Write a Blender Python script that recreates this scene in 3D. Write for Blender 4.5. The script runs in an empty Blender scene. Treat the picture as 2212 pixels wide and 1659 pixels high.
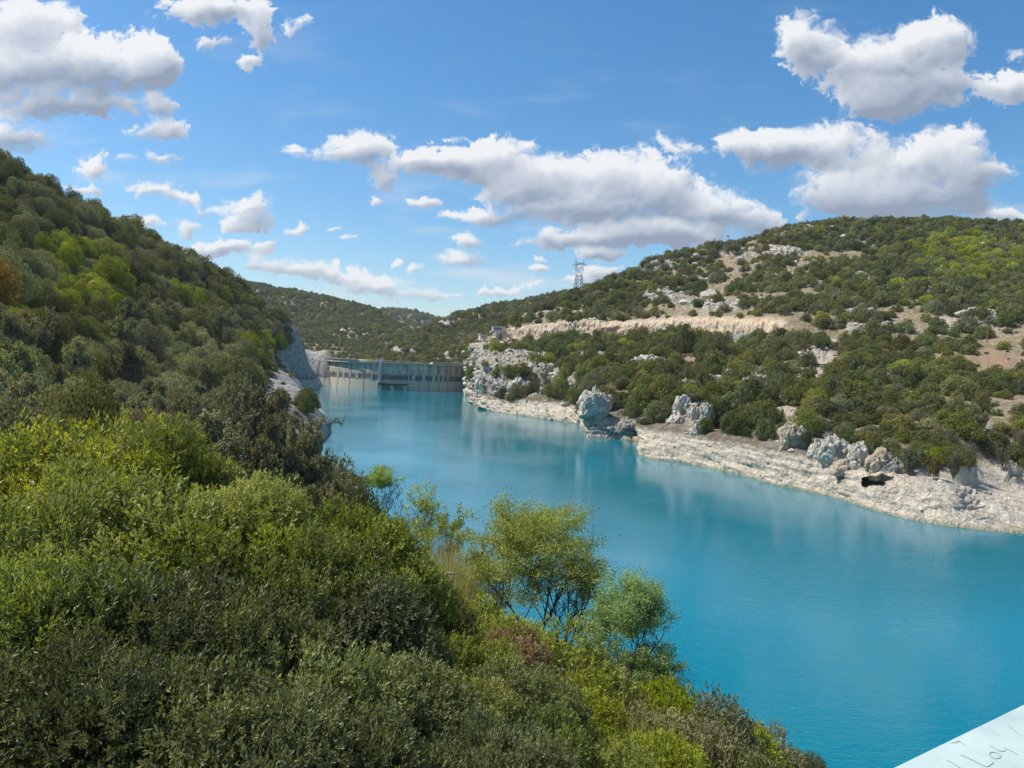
import bpy, math, random, bmesh
import numpy as np
from mathutils import Vector, Matrix

C = bpy.context.scene.collection
scene = bpy.context.scene
random.seed(7)
RNG = np.random.default_rng(11)
R = math.radians

# ------------------------------------------------------------------ camera
F = 769.0                       # focal length in pixels of a 1024 px wide frame
CAM = np.array([0.0, 0.0, 20.0])
PITCH, ROLL = R(1.65), R(2.3)
_f = np.array([0, math.cos(PITCH), -math.sin(PITCH)])
_u0 = np.array([0, math.sin(PITCH), math.cos(PITCH)])
_r0 = np.array([1.0, 0, 0])
_u = math.cos(ROLL) * _u0 - math.sin(ROLL) * _r0
_r = math.cos(ROLL) * _r0 + math.sin(ROLL) * _u0
cam_data = bpy.data.cameras.new('camera')
cam_data.sensor_width = 36.0
cam_data.lens = F / 1024 * 36.0
cam_data.clip_start = 0.1
cam_data.clip_end = 20000
cam = bpy.data.objects.new('camera', cam_data)
C.objects.link(cam)
M = Matrix(((_r[0], _u[0], -_f[0], CAM[0]), (_r[1], _u[1], -_f[1], CAM[1]), (_r[2], _u[2], -_f[2], CAM[2]), (0, 0, 0, 1)))
cam.matrix_world = M
scene.camera = cam
K = 1024 / 2212.0

def ray(x, y):
    """direction of a point given in 2212-wide picture units"""
    return _f + _r * ((x * K - 512) / F) + _u * ((384 - y * K) / F)

def at(x, y, Y):
    d = ray(x, y)
    return CAM + d * (Y / d[1])

def on_z(x, y, z=0.0):
    d = ray(x, y)
    return CAM + d * ((z - CAM[2]) / d[2])

def proj(P):
    v = np.asarray(P) - CAM
    w = v @ _f
    return (512 + F * (v @ _r) / w) / K, (384 - F * (v @ _u) / w) / K, w

# ------------------------------------------------------------------ noise
_g = np.random.default_rng(3)
_G3 = _g.normal(size=(256, 3)); _G3 /= np.linalg.norm(_G3, axis=1)[:, None]
_PERM = _g.permutation(256)

def noise3(p):
    p = np.asarray(p, dtype=np.float64)
    i = np.floor(p).astype(np.int64)
    f = p - i
    u = f * f * f * (f * (f * 6 - 15) + 10)
    out = np.zeros(len(p))
    for a in (0, 1):
        for b in (0, 1):
            for c in (0, 1):
                h = _PERM[(_PERM[(_PERM[(i[:, 0] + a) & 255] + i[:, 1] + b) & 255] + i[:, 2] + c) & 255]
                g = _G3[h]
                d = g[:, 0] * (f[:, 0] - a) + g[:, 1] * (f[:, 1] - b) + g[:, 2] * (f[:, 2] - c)
                w = (u[:, 0] if a else 1 - u[:, 0]) * (u[:, 1] if b else 1 - u[:, 1]) * (u[:, 2] if c else 1 - u[:, 2])
                out += d * w
    return out * 1.6

def fbm(p, n=4, lac=2.03, gain=0.5, billow=False):
    p = np.asarray(p, dtype=np.float64)
    s, a, t = np.zeros(len(p)), 1.0, 0.0
    for k in range(n):
        v = noise3(p + 17.3 * k)
        if billow:
            v = 1 - 2 * np.abs(v)
        s += a * v; t += a
        p = p * lac; a *= gain
    return s / t

def smooth(a, b, x):
    t = np.clip((x - a) / (b - a), 0, 1)
    return t * t * (3 - 2 * t)

# ------------------------------------------------------------------ world: Nishita sky with cumulus
SUN_EL, SUN_AZ = R(56), R(-82)           # azimuth measured from +Y towards +X
SUN_DIR = np.array([math.sin(SUN_AZ) * math.cos(SUN_EL), math.cos(SUN_AZ) * math.cos(SUN_EL), math.sin(SUN_EL)])
AZ0, AZ1, EL0, EL1 = R(-52), R(52), R(-3), R(43)
CLOUDS = [  # centre and half axes in picture units, weight
 (60,150,200,85,1),(240,140,130,70,1),(325,130,55,50,1),(40,55,120,65,1),(150,225,190,40,.9),(20,300,105,60,.8),(330,165,50,40,.8),
 (345,232,44,24,.8),(350,285,72,22,.8),(350,342,58,14,.6),(205,358,54,27,.8),(180,405,34,12,.7),(165,30,26,34,.5),
 (470,20,140,42,.9),(560,62,40,40,.8),(455,95,40,16,.55),(535,130,26,20,.6),(650,62,32,24,.5),(668,46,18,14,.6),(720,30,20,8,.3),
 (650,332,46,15,.5),(775,328,60,44,1),(825,385,46,26,.6),(815,437,36,12,.5),(925,436,32,14,.8),
 (1030,352,140,52,1),(1120,395,100,50,1),(1080,332,66,34,1),(915,355,60,20,.8),
 (1290,435,240,72,1),(1200,375,90,44,1),(1335,372,70,45,1),(1450,400,90,52,1),(1560,450,110,50,1),(1650,485,50,30,.9),(1050,465,95,26,.9),
 (1200,520,110,20,.8),(1290,548,42,14,.8),(1420,510,200,36,1),(1450,322,68,22,.55),(1425,300,12,22,.35),
 (1890,140,165,85,1),(1750,90,58,58,1),(2020,85,88,60,1),(1920,215,110,50,1),(2050,175,60,55,.7),
 (1670,322,120,52,1),(1800,312,120,62,1),(1900,385,165,88,1),(2050,340,105,80,1),(1850,430,130,60,1),(2100,400,75,70,.9),(1580,320,40,30,.8),
 (1960,440,160,50,1),(2185,190,55,36,.9),(2200,120,30,24,.45),(2170,372,28,20,.5),(2190,470,75,20,.8),
 (325,410,58,20,.9),(410,428,32,14,.8),(430,453,42,12,.6),(540,455,64,25,.9),(525,483,42,14,.8),(630,493,30,15,.8),(300,490,38,20,.8),
 (400,490,42,16,.7),(500,532,80,26,.9),(420,540,62,20,.6),(560,565,66,16,.5),(640,582,85,28,.55),(740,592,95,28,.55),(830,617,64,24,.7),
 (930,637,95,16,.6),(1010,527,32,17,.9),(1000,562,54,14,.8),(905,577,22,12,.7),(858,572,14,9,.6),(1080,632,64,16,.5),(1165,585,24,10,.7),
 (1310,597,54,22,.6),(1225,617,56,13,.5),(720,495,26,6,.5),(750,520,22,8,.5),(572,515,20,8,.5),(1165,560,18,9,.5),(880,655,120,14,.35),
 (380,225,40,10,.3),(1640,60,14,8,.2),(900,45,10,12,.2),
 (2420,90,120,70,1),(2500,330,190,80,1),(2700,420,150,60,.9),(2750,180,120,60,.9),(2330,420,70,40,.8),(-160,210,150,80,1),(-330,330,160,70,1),
 (-300,120,150,80,1),(-480,230,150,80,.9),(300,-90,190,60,.9),(700,-160,120,50,.8),(1250,-200,200,70,.9),(1750,-220,160,60,.9),(-100,-120,200,80,1),
]

_PG = _g.random(256) * 2 * math.pi
_GX2, _GY2 = np.cos(_PG).astype(np.float32), np.sin(_PG).astype(np.float32)
_P2 = np.concatenate([_PERM, _PERM]).astype(np.int32)

def noise2(x, y):
    xi = np.floor(x); yi = np.floor(y)
    fx, fy = x - xi, y - yi
    xi = xi.astype(np.int32) & 255; yi = yi.astype(np.int32) & 255
    u = fx * fx * (3 - 2 * fx); v = fy * fy * (3 - 2 * fy)
    a = _P2[xi]; b = _P2[xi + 1]
    def gd(h, dx, dy):
        return _GX2[h] * dx + _GY2[h] * dy
    n00 = gd(_P2[a + yi], fx, fy); n10 = gd(_P2[b + yi], fx - 1, fy)
    n01 = gd(_P2[a + yi + 1], fx, fy - 1); n11 = gd(_P2[b + yi + 1], fx - 1, fy - 1)
    n0 = n00 + u * (n10 - n00); n1 = n01 + u * (n11 - n01)
    return (n0 + v * (n1 - n0)) * 1.5

def fbm2(x, y, n=4, lac=2.07, gain=.5, billow=False):
    x = x.astype(np.float32); y = y.astype(np.float32)
    s = np.zeros_like(x); a = 1.0; t = 0.0
    for k in range(n):
        v = noise2(x + 17.3 * k, y + 9.1 * k)
        if billow: v = 1 - 2 * np.abs(v)
        s += a * v; t += a; x = x * lac; y = y * lac; a *= gain
    return s / t

def blur(a, r):
    """three box passes"""
    for _ in range(3):
        for ax in (0, 1):
            c = np.cumsum(np.pad(a, [(r + 1, r) if k == ax else (0, 0) for k in (0, 1)], mode='edge'), axis=ax, dtype=np.float64)
            n = a.shape[ax]
            hi = np.take(c, np.arange(2 * r + 1, 2 * r + 1 + n), axis=ax); lo = np.take(c, np.arange(0, n), axis=ax)
            a = ((hi - lo) / (2 * r + 1)).astype(np.float32)
    return a

def cloud_image():
    W, H = 2080, 920
    az = np.linspace(AZ0, AZ1, W); el = np.linspace(EL0, EL1, H)
    A, E = np.meshgrid(az, el)
    d = np.stack([np.sin(A) * np.cos(E), np.cos(A) * np.cos(E), np.sin(E)], -1)
    w = np.maximum(d @ _f, 0.05)
    X = ((512 + F * (d @ _r) / w) / K).astype(np.float32)
    Yp = ((384 - F * (d @ _u) / w) / K).astype(np.float32)
    wx = fbm2(X / 120.0, Yp / 95.0, 5); wy = fbm2(X / 120.0 + 41.7, Yp / 95.0 + 7, 5)
    Xd, Yd = X + wx * 46, Yp + wy * 32
    bil = fbm2(Xd / 70.0, Yd / 58.0, 6, 2.1, .58, billow=True)
    fine = fbm2(Xd / 21.0 + 9, Yd / 17.0, 5, 2.1, .62)
    D = np.zeros((H, W), np.float32)
    low = np.zeros((H, W), np.float32); lw = np.full((H, W), 1e-4, np.float32)
    for cx, cy, rx, ry, wt in CLOUDS:
        if rx < 75: rx, ry, wt = rx * 1.28, ry * 1.30, wt * .92
        m = (np.abs(Xd - cx) < rx * 1.9) & (np.abs(Yd - cy) < ry * 1.9)
        if not m.any():
            continue
        ex, ey = (Xd[m] - cx) / rx, (Yd[m] - cy) / ry
        eb = np.where(ey > 0, ey * 1.15, ey)             # flatter underside
        b = np.maximum(0, 1.25 - np.sqrt(ex * ex + eb * eb)) * wt
        D[m] = 1 - (1 - np.minimum(D[m], .98)) * (1 - np.minimum(b * .95, .95))
        low[m] += b * (ey + .25 * ex); lw[m] += b
    low /= lw                                            # -1 top of its cloud, +1 underside
    D = D - 0.37 + 0.40 * (bil - 0.10) + 0.40 * fine
    dens = np.clip(D, 0, 1)
    soft = .20 + .50 * smooth(-.25, .45, fbm2(X / 170 + 3, Yp / 120 + 8, 3))
    alpha = smooth(0.0, 1.0, dens / soft)
    alpha = alpha * smooth(.03, .16, blur(alpha.astype(np.float32), 5))
    wisp = smooth(.30, .95, fbm2(X / 260 + 77, Yp / 70, 5) + .25) * (smooth(R(30), R(3), E) * .40 + smooth(R(13), R(2), E) * .28)
    hgt = np.sqrt(np.clip(D + .02, 0, .7)) + .10 * bil * (D > 0)
    h1, h2 = blur(hgt, 3), blur(hgt, 14)
    hh = .55 * h1 * 30 + .9 * h2 * 60
    gx_, gy_ = np.gradient(hh, axis=1), np.gradient(hh, axis=0)
    nz = 1.0 / np.sqrt(1 + gx_ ** 2 + gy_ ** 2)
    lam = (-gx_ * -.50 - gy_ * .78 + .30) * nz
    tau = np.zeros_like(dens)
    acc = np.minimum(dens, .5)
    for k in range(1, 26):
        st = 2 + k * 2.6
        dx, dy = int(round(-.5 * st)), int(round(.86 * st))
        tau += np.roll(np.roll(acc, -dy, 0), -dx, 1)
    L = np.exp(-tau * .16)
    br = .50 + .30 * np.clip(lam, -.6, 1.0) + .36 * L - .17 * np.clip(low, -.6, 1.1) + .12 * (1 - smooth(.0, .25, dens))
    br = br + .10 * fine + .05 * bil - .30 * smooth(.10, .55, blur(dens, 10)) * smooth(-.35, .5, low) + .04
    img = np.zeros((H, W, 4), np.float32)
    img[..., 0] = np.clip(alpha * .97 + wisp * (1 - alpha), 0, 1)
    img[..., 1] = np.clip(np.where(alpha > .02, br, .9), .2, 1.12)
    img[..., 3] = 1
    im = bpy.data.images.new('cumulus_map', W, H, float_buffer=True, alpha=False)
    im.colorspace_settings.name = 'Non-Color'
    im.pixels.foreach_set(img.ravel())
    im.update()
    return im

world = bpy.data.worlds.new('World')
scene.world = world
world.use_nodes = True
nt = world.node_tree
for n in list(nt.nodes):
    nt.nodes.remove(n)

def N(nt, kind, loc=None, **kw):
    n = nt.nodes.new(kind)
    for k, v in kw.items():
        setattr(n, k, v)
    return n

def math_node(nt, op, a, b=None, c=None, clamp=False):
    n = nt.nodes.new('ShaderNodeMath'); n.operation = op; n.use_clamp = clamp
    for k, v in enumerate((a, b, c)):
        if v is None:
            continue
        if isinstance(v, (int, float)):
            n.inputs[k].default_value = v
        else:
            nt.links.new(v, n.inputs[k])
    return n.outputs[0]

sky = N(nt, 'ShaderNodeTexSky', sky_type='NISHITA')
sky.sun_disc = False
sky.sun_elevation = SUN_EL
sky.sun_rotation = SUN_AZ
sky.altitude = 300
sky.air_density = 1.0
sky.dust_density = 0.9
sky.ozone_density = 2.6
bg = N(nt, 'ShaderNodeBackground'); bg.inputs['Strength'].default_value = 0.125
hs = N(nt, 'ShaderNodeHueSaturation'); hs.inputs['Saturation'].default_value = 1.32; hs.inputs['Hue'].default_value = .495
nt.links.new(sky.outputs[0], hs.inputs['Color'])
nt.links.new(hs.outputs[0], bg.inputs[0])
tc = N(nt, 'ShaderNodeTexCoord')
sep = N(nt, 'ShaderNodeSeparateXYZ'); nt.links.new(tc.outputs['Generated'], sep.inputs[0])
azn = math_node(nt, 'ARCTAN2', sep.outputs[0], sep.outputs[1])
eln = math_node(nt, 'ARCSINE', sep.outputs[2])
un = math_node(nt, 'MULTIPLY_ADD', azn, 1 / (AZ1 - AZ0), -AZ0 / (AZ1 - AZ0))
vn = math_node(nt, 'MULTIPLY_ADD', eln, 1 / (EL1 - EL0), -EL0 / (EL1 - EL0))
vcl = math_node(nt, 'MINIMUM', vn, 0.998)
vcl = math_node(nt, 'MAXIMUM', vcl, 0.002)
cmb = N(nt, 'ShaderNodeCombineXYZ'); nt.links.new(un, cmb.inputs[0]); nt.links.new(vcl, cmb.inputs[1])
tex = N(nt, 'ShaderNodeTexImage'); tex.image = cloud_image(); tex.extension = 'MIRROR'; tex.interpolation = 'Linear'
nt.links.new(cmb.outputs[0], tex.inputs[0])
sc = N(nt, 'ShaderNodeSeparateColor'); nt.links.new(tex.outputs[0], sc.inputs[0])
fade = math_node(nt, 'SUBTRACT', 1.35, vn, clamp=True)
alpha = math_node(nt, 'MULTIPLY', sc.outputs[0], math_node(nt, 'MINIMUM', math_node(nt, 'MULTIPLY', fade, 3.2), 1.0))
ramp = N(nt, 'ShaderNodeValToRGB')
ramp.color_ramp.elements[0].position = 0.30; ramp.color_ramp.elements[0].color = (0.30, 0.36, 0.47, 1)
ramp.color_ramp.elements[1].position = 1.0; ramp.color_ramp.elements[1].color = (0.93, 0.94, 0.96, 1)
e = ramp.color_ramp.elements.new(0.66); e.color = (0.57, 0.62, 0.71, 1)
nt.links.new(sc.outputs[1], ramp.inputs[0])
bg2 = N(nt, 'ShaderNodeBackground'); bg2.inputs['Strength'].default_value = .80
nt.links.new(ramp.outputs[0], bg2.inputs[0])
mixs = N(nt, 'ShaderNodeMixShader')
nt.links.new(alpha, mixs.inputs[0]); nt.links.new(bg.outputs[0], mixs.inputs[1]); nt.links.new(bg2.outputs[0], mixs.inputs[2])
wo = N(nt, 'ShaderNodeOutputWorld'); nt.links.new(mixs.outputs[0], wo.inputs[0])

sun_data = bpy.data.lights.new('sun', 'SUN')
sun_data.energy = 4.6
sun_data.angle = R(0.5)
sun_data.color = (1.0, 0.93, 0.82)
sun = bpy.data.objects.new('sun', sun_data)
C.objects.link(sun)
sun.rotation_euler = Vector(SUN_DIR).to_track_quat('Z', 'Y').to_euler()

vs = scene.view_settings
vs.view_transform = 'Standard'; vs.look = 'None'; vs.exposure = 0.30; vs.gamma = 1.0
vs.use_curve_mapping = False
scene.cycles.use_denoising = True
scene.cycles.max_bounces = 6
scene.cycles.diffuse_bounces = 3
scene.cycles.glossy_bounces = 3
scene.cycles.transmission_bounces = 3
scene.cycles.caustics_reflective = False
scene.cycles.caustics_refractive = False

# ------------------------------------------------------------------ mesh and object helpers
def mesh_arrays(name, verts, faces, mats=(), attrs=None, smooth_=False, mat_index=None):
    """verts (n,3); faces (m,4) or (m,3) array, or a list of such arrays"""
    me = bpy.data.meshes.new(name)
    verts = np.asarray(verts, np.float32)
    fl = faces if isinstance(faces, list) else [faces]
    fl = [np.asarray(f, np.int32) for f in fl if len(f)]
    me.vertices.add(len(verts)); me.vertices.foreach_set('co', verts.ravel())
    loops = np.concatenate([f.ravel() for f in fl])
    sizes = np.concatenate([np.full(len(f), f.shape[1], np.int32) for f in fl])
    starts = np.concatenate([[0], np.cumsum(sizes)[:-1]]).astype(np.int32)
    me.loops.add(len(loops)); me.loops.foreach_set('vertex_index', loops)
    me.polygons.add(len(sizes)); me.polygons.foreach_set('loop_start', starts)
    if mat_index is not None:
        me.polygons.foreach_set('material_index', np.asarray(mat_index, np.int32))
    for m in mats:
        me.materials.append(m)
    if attrs:
        for k, v in attrs.items():
            a = me.attributes.new(k, 'FLOAT', 'POINT')
            a.data.foreach_set('value', np.asarray(v, np.float32))
    me.update(calc_edges=True)
    me.polygons.foreach_set('use_smooth', np.full(len(sizes), smooth_, bool))
    return me

class MB:
    """collects boxes, tubes and prisms into one mesh"""
    def __init__(s):
        s.v = []; s.q = []; s.t = []; s.n = 0
    def add(s, v, q=(), t=()):
        s.v.append(np.asarray(v, float).reshape(-1, 3))
        for f in q: s.q.append([i + s.n for i in f])
        for f in t: s.t.append([i + s.n for i in f])
        s.n += len(s.v[-1])
        return s
    def box(s, c, d, rz=0.0, taper=1.0):
        x, y, z = d[0] / 2, d[1] / 2, d[2] / 2
        v = []
        for k, zz in enumerate((-z, z)):
            f = taper if k else 1
            v += [(-x * f, -y * f, zz), (x * f, -y * f, zz), (x * f, y * f, zz), (-x * f, y * f, zz)]
        v = np.array(v); co, si = math.cos(rz), math.sin(rz)
        v = np.stack([v[:, 0] * co - v[:, 1] * si, v[:, 0] * si + v[:, 1] * co, v[:, 2]], 1) + np.array(c)
        return s.add(v, [(0, 3, 2, 1), (4, 5, 6, 7), (0, 1, 5, 4), (1, 2, 6, 5), (2, 3, 7, 6), (3, 0, 4, 7)])
    def tube(s, a, b, r0, r1=None, n=6, cap=True):
        a, b = np.array(a, float), np.array(b, float)
        r1 = r0 if r1 is None else r1
        d = b - a; L = np.linalg.norm(d)
        if L < 1e-6: return s
        d /= L
        h = np.array([0, 0, 1.0]) if abs(d[2]) < .9 else np.array([1.0, 0, 0])
        p = np.cross(d, h); p /= np.linalg.norm(p); q = np.cross(d, p)
        t = np.arange(n) * 2 * math.pi / n
        ring = np.cos(t)[:, None] * p + np.sin(t)[:, None] * q
        v = np.concatenate([a + ring * r0, b + ring * r1])
        quads = [(i, (i + 1) % n, n + (i + 1) % n, n + i) for i in range(n)]
        tris = []
        if cap:
            for i in range(1, n - 1):
                tris.append((0, i + 1, i)); tris.append((n, n + i, n + i + 1))
        return s.add(v, quads, tris)
    def prism(s, poly, axis_from, axis_to):
        """poly: list of (a,b) in local coordinates placed by two callables"""
        n = len(poly)
        v = [axis_from(p) for p in poly] + [axis_to(p) for p in poly]
        q = [(i, (i + 1) % n, n + (i + 1) % n, n + i) for i in range(n)]
        t = []
        for i in range(1, n - 1):
            t.append((0, i + 1, i)); t.append((n, n + i, n + i + 1))
        return s.add(v, q, t)
    def mesh(s, name, m, smooth_=False, attrs=None):
        return mesh_arrays(name, np.concatenate(s.v), [np.array(f) for f in (s.q, s.t) if len(f)], [m] if m else [], attrs, smooth_)
    def build(s, name, m, parent=None, smooth_=False, loc=None):
        return link(name, s.mesh(name, m, smooth_), parent, loc)

def link(name, me, parent=None, loc=None):
    o = bpy.data.objects.new(name, me)
    C.objects.link(o)
    if parent is not None: o.parent = parent
    if loc is not None: o.location = loc
    return o

def tag(o, label=None, cat=None, group=None, kind=None):
    if label: o['label'] = label
    if cat: o['category'] = cat
    if group: o['group'] = group
    if kind: o['kind'] = kind
    return o

def empty(name, loc=(0, 0, 0), rz=0.0, label=None, cat=None, group=None):
    o = bpy.data.objects.new(name, None)
    C.objects.link(o)
    o.empty_display_size = 0.2
    o.location = loc; o.rotation_euler = (0, 0, rz)
    return tag(o, label, cat, group)

# ------------------------------------------------------------------ materials
def new_mat(name):
    m = bpy.data.materials.new(name); m.use_nodes = True
    nt = m.node_tree
    b = nt.nodes.get('Principled BSDF')
    return m, nt, b

def noise_tex(nt, scale, detail=4, rough=.55, vec=None, dist=0.0):
    n = nt.nodes.new('ShaderNodeTexNoise')
    n.inputs['Scale'].default_value = scale; n.inputs['Detail'].default_value = detail
    n.inputs['Roughness'].default_value = rough; n.inputs['Distortion'].default_value = dist
    if vec is not None: nt.links.new(vec, n.inputs['Vector'])
    return n

def ramp_node(nt, fac, stops):
    r = nt.nodes.new('ShaderNodeValToRGB')
    els = r.color_ramp.elements
    els[0].position, els[0].color = stops[0][0], (*stops[0][1], 1)
    els[1].position, els[1].color = stops[-1][0], (*stops[-1][1], 1)
    for p, c in stops[1:-1]:
        e = els.new(p); e.color = (*c, 1)
    nt.links.new(fac, r.inputs[0])
    return r.outputs[0]

def mix_col(nt, fac, a, b, mode='MIX'):
    n = nt.nodes.new('ShaderNodeMix'); n.data_type = 'RGBA'; n.blend_type = mode
    for sock, v in ((n.inputs[0], fac), (n.inputs[6], a), (n.inputs[7], b)):
        if isinstance(v, (int, float)): sock.default_value = v
        elif isinstance(v, tuple): sock.default_value = (*v, 1)
        else: nt.links.new(v, sock)
    return n.outputs[2]

def geo_pos(nt):
    return nt.nodes.new('ShaderNodeNewGeometry').outputs['Position']

def mapping(nt, vec, scale):
    n = nt.nodes.new('ShaderNodeMapping'); n.inputs['Scale'].default_value = scale
    nt.links.new(vec, n.inputs['Vector'])
    return n.outputs[0]

def bump(nt, h, strength, dist, b):
    n = nt.nodes.new('ShaderNodeBump'); n.inputs['Strength'].default_value = strength; n.inputs['Distance'].default_value = dist
    nt.links.new(h, n.inputs['Height']); nt.links.new(n.outputs[0], b.inputs['Normal'])

def attr(nt, name):
    n = nt.nodes.new('ShaderNodeAttribute'); n.attribute_name = name
    return n.outputs['Fac']

def plain(name, col, rough=.6, var=.25, scale=3.0, metal=0.0):
    m, nt, b = new_mat(name)
    n = noise_tex(nt, scale, 5, .6, geo_pos(nt))
    c = ramp_node(nt, n.outputs[0], [(.3, tuple(x * (1 - var) for x in col)), (.7, tuple(min(1, x * (1 + var * .6)) for x in col))])
    nt.links.new(c, b.inputs['Base Color'])
    b.inputs['Roughness'].default_value = rough; b.inputs['Metallic'].default_value = metal
    return m

def leaf_mat(name, dark, light, trans=.3, rough=.55, gloss=.0, hue_var=.03):
    """foliage: per-leaf tint, per-plant variation, light through the blade"""
    m, nt, b = new_mat(name)
    nt.nodes.remove(b)
    out = nt.nodes.get('Material Output')
    t = attr(nt, 'tint')
    oi = nt.nodes.new('ShaderNodeObjectInfo')
    col = mix_col(nt, t, dark, light)
    h = nt.nodes.new('ShaderNodeHueSaturation')
    nt.links.new(math_node(nt, 'MULTIPLY_ADD', oi.outputs['Random'], hue_var * 2, .5 - hue_var), h.inputs['Hue'])
    r2 = math_node(nt, 'FRACT', math_node(nt, 'MULTIPLY', oi.outputs['Random'], 37.7))
    nt.links.new(math_node(nt, 'MULTIPLY_ADD', r2, .55, .72), h.inputs['Value'])
    r3 = math_node(nt, 'FRACT', math_node(nt, 'MULTIPLY', oi.outputs['Random'], 91.3))
    nt.links.new(math_node(nt, 'MULTIPLY_ADD', r3, .3, .85), h.inputs['Saturation'])
    nt.links.new(col, h.inputs['Color'])
    d = nt.nodes.new('ShaderNodeBsdfDiffuse'); nt.links.new(h.outputs[0], d.inputs[0])
    tr = nt.nodes.new('ShaderNodeBsdfTranslucent')
    tcol = mix_col(nt, 1.0, h.outputs[0], (1.25, 1.2, .55), 'MULTIPLY'); nt.links.new(tcol, tr.inputs[0])
    mx = nt.nodes.new('ShaderNodeMixShader'); mx.inputs[0].default_value = trans
    nt.links.new(d.outputs[0], mx.inputs[1]); nt.links.new(tr.outputs[0], mx.inputs[2])
    res = mx.outputs[0]
    if gloss > 0:                                  # waxy blades
        g = nt.nodes.new('ShaderNodeBsdfGlossy'); g.inputs['Roughness'].default_value = rough
        g.inputs['Color'].default_value = (.8, .85, .8, 1)
        m2 = nt.nodes.new('ShaderNodeMixShader'); m2.inputs[0].default_value = gloss
        nt.links.new(res, m2.inputs[1]); nt.links.new(g.outputs[0], m2.inputs[2])
        res = m2.outputs[0]
    nt.links.new(res, out.inputs['Surface'])
    return m

def rock_mat(name, base=(.66, .60, .49), grey=(.42, .40, .355), ochre=.25, streak=.6, scale=1.0):
    m, nt, b = new_mat(name)
    p = geo_pos(nt)
    n1 = noise_tex(nt, .55 * scale, 6, .65, p, .6)
    n2 = noise_tex(nt, 1.0, 6, .7, mapping(nt, p, (1.1 * scale, 1.1 * scale, .22 * scale)), .4)
    n3 = noise_tex(nt, .16 * scale, 4, .6, p)
    c = mix_col(nt, ramp_node(nt, n1.outputs[0], [(.36, (0, 0, 0)), (.62, (1, 1, 1))]), grey, base)
    dk = math_node(nt, 'MULTIPLY', ramp_node(nt, n2.outputs[0], [(.30, (1, 1, 1)), (.50, (0, 0, 0))]), streak)
    c = mix_col(nt, dk, c, (.10, .10, .10))
    oc = math_node(nt, 'MULTIPLY', ramp_node(nt, n3.outputs[0], [(.55, (0, 0, 0)), (.68, (1, 1, 1))]), ochre)
    c = mix_col(nt, oc, c, (.50, .32, .16))
    nt.links.new(c, b.inputs['Base Color'])
    b.inputs['Roughness'].default_value = .9
    b.inputs['Specular IOR Level'].default_value = .15
    h = math_node(nt, 'ADD', n1.outputs[0], math_node(nt, 'MULTIPLY', n2.outputs[0], .8))
    bump(nt, h, .9, .5 / scale, b)
    return m

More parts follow.
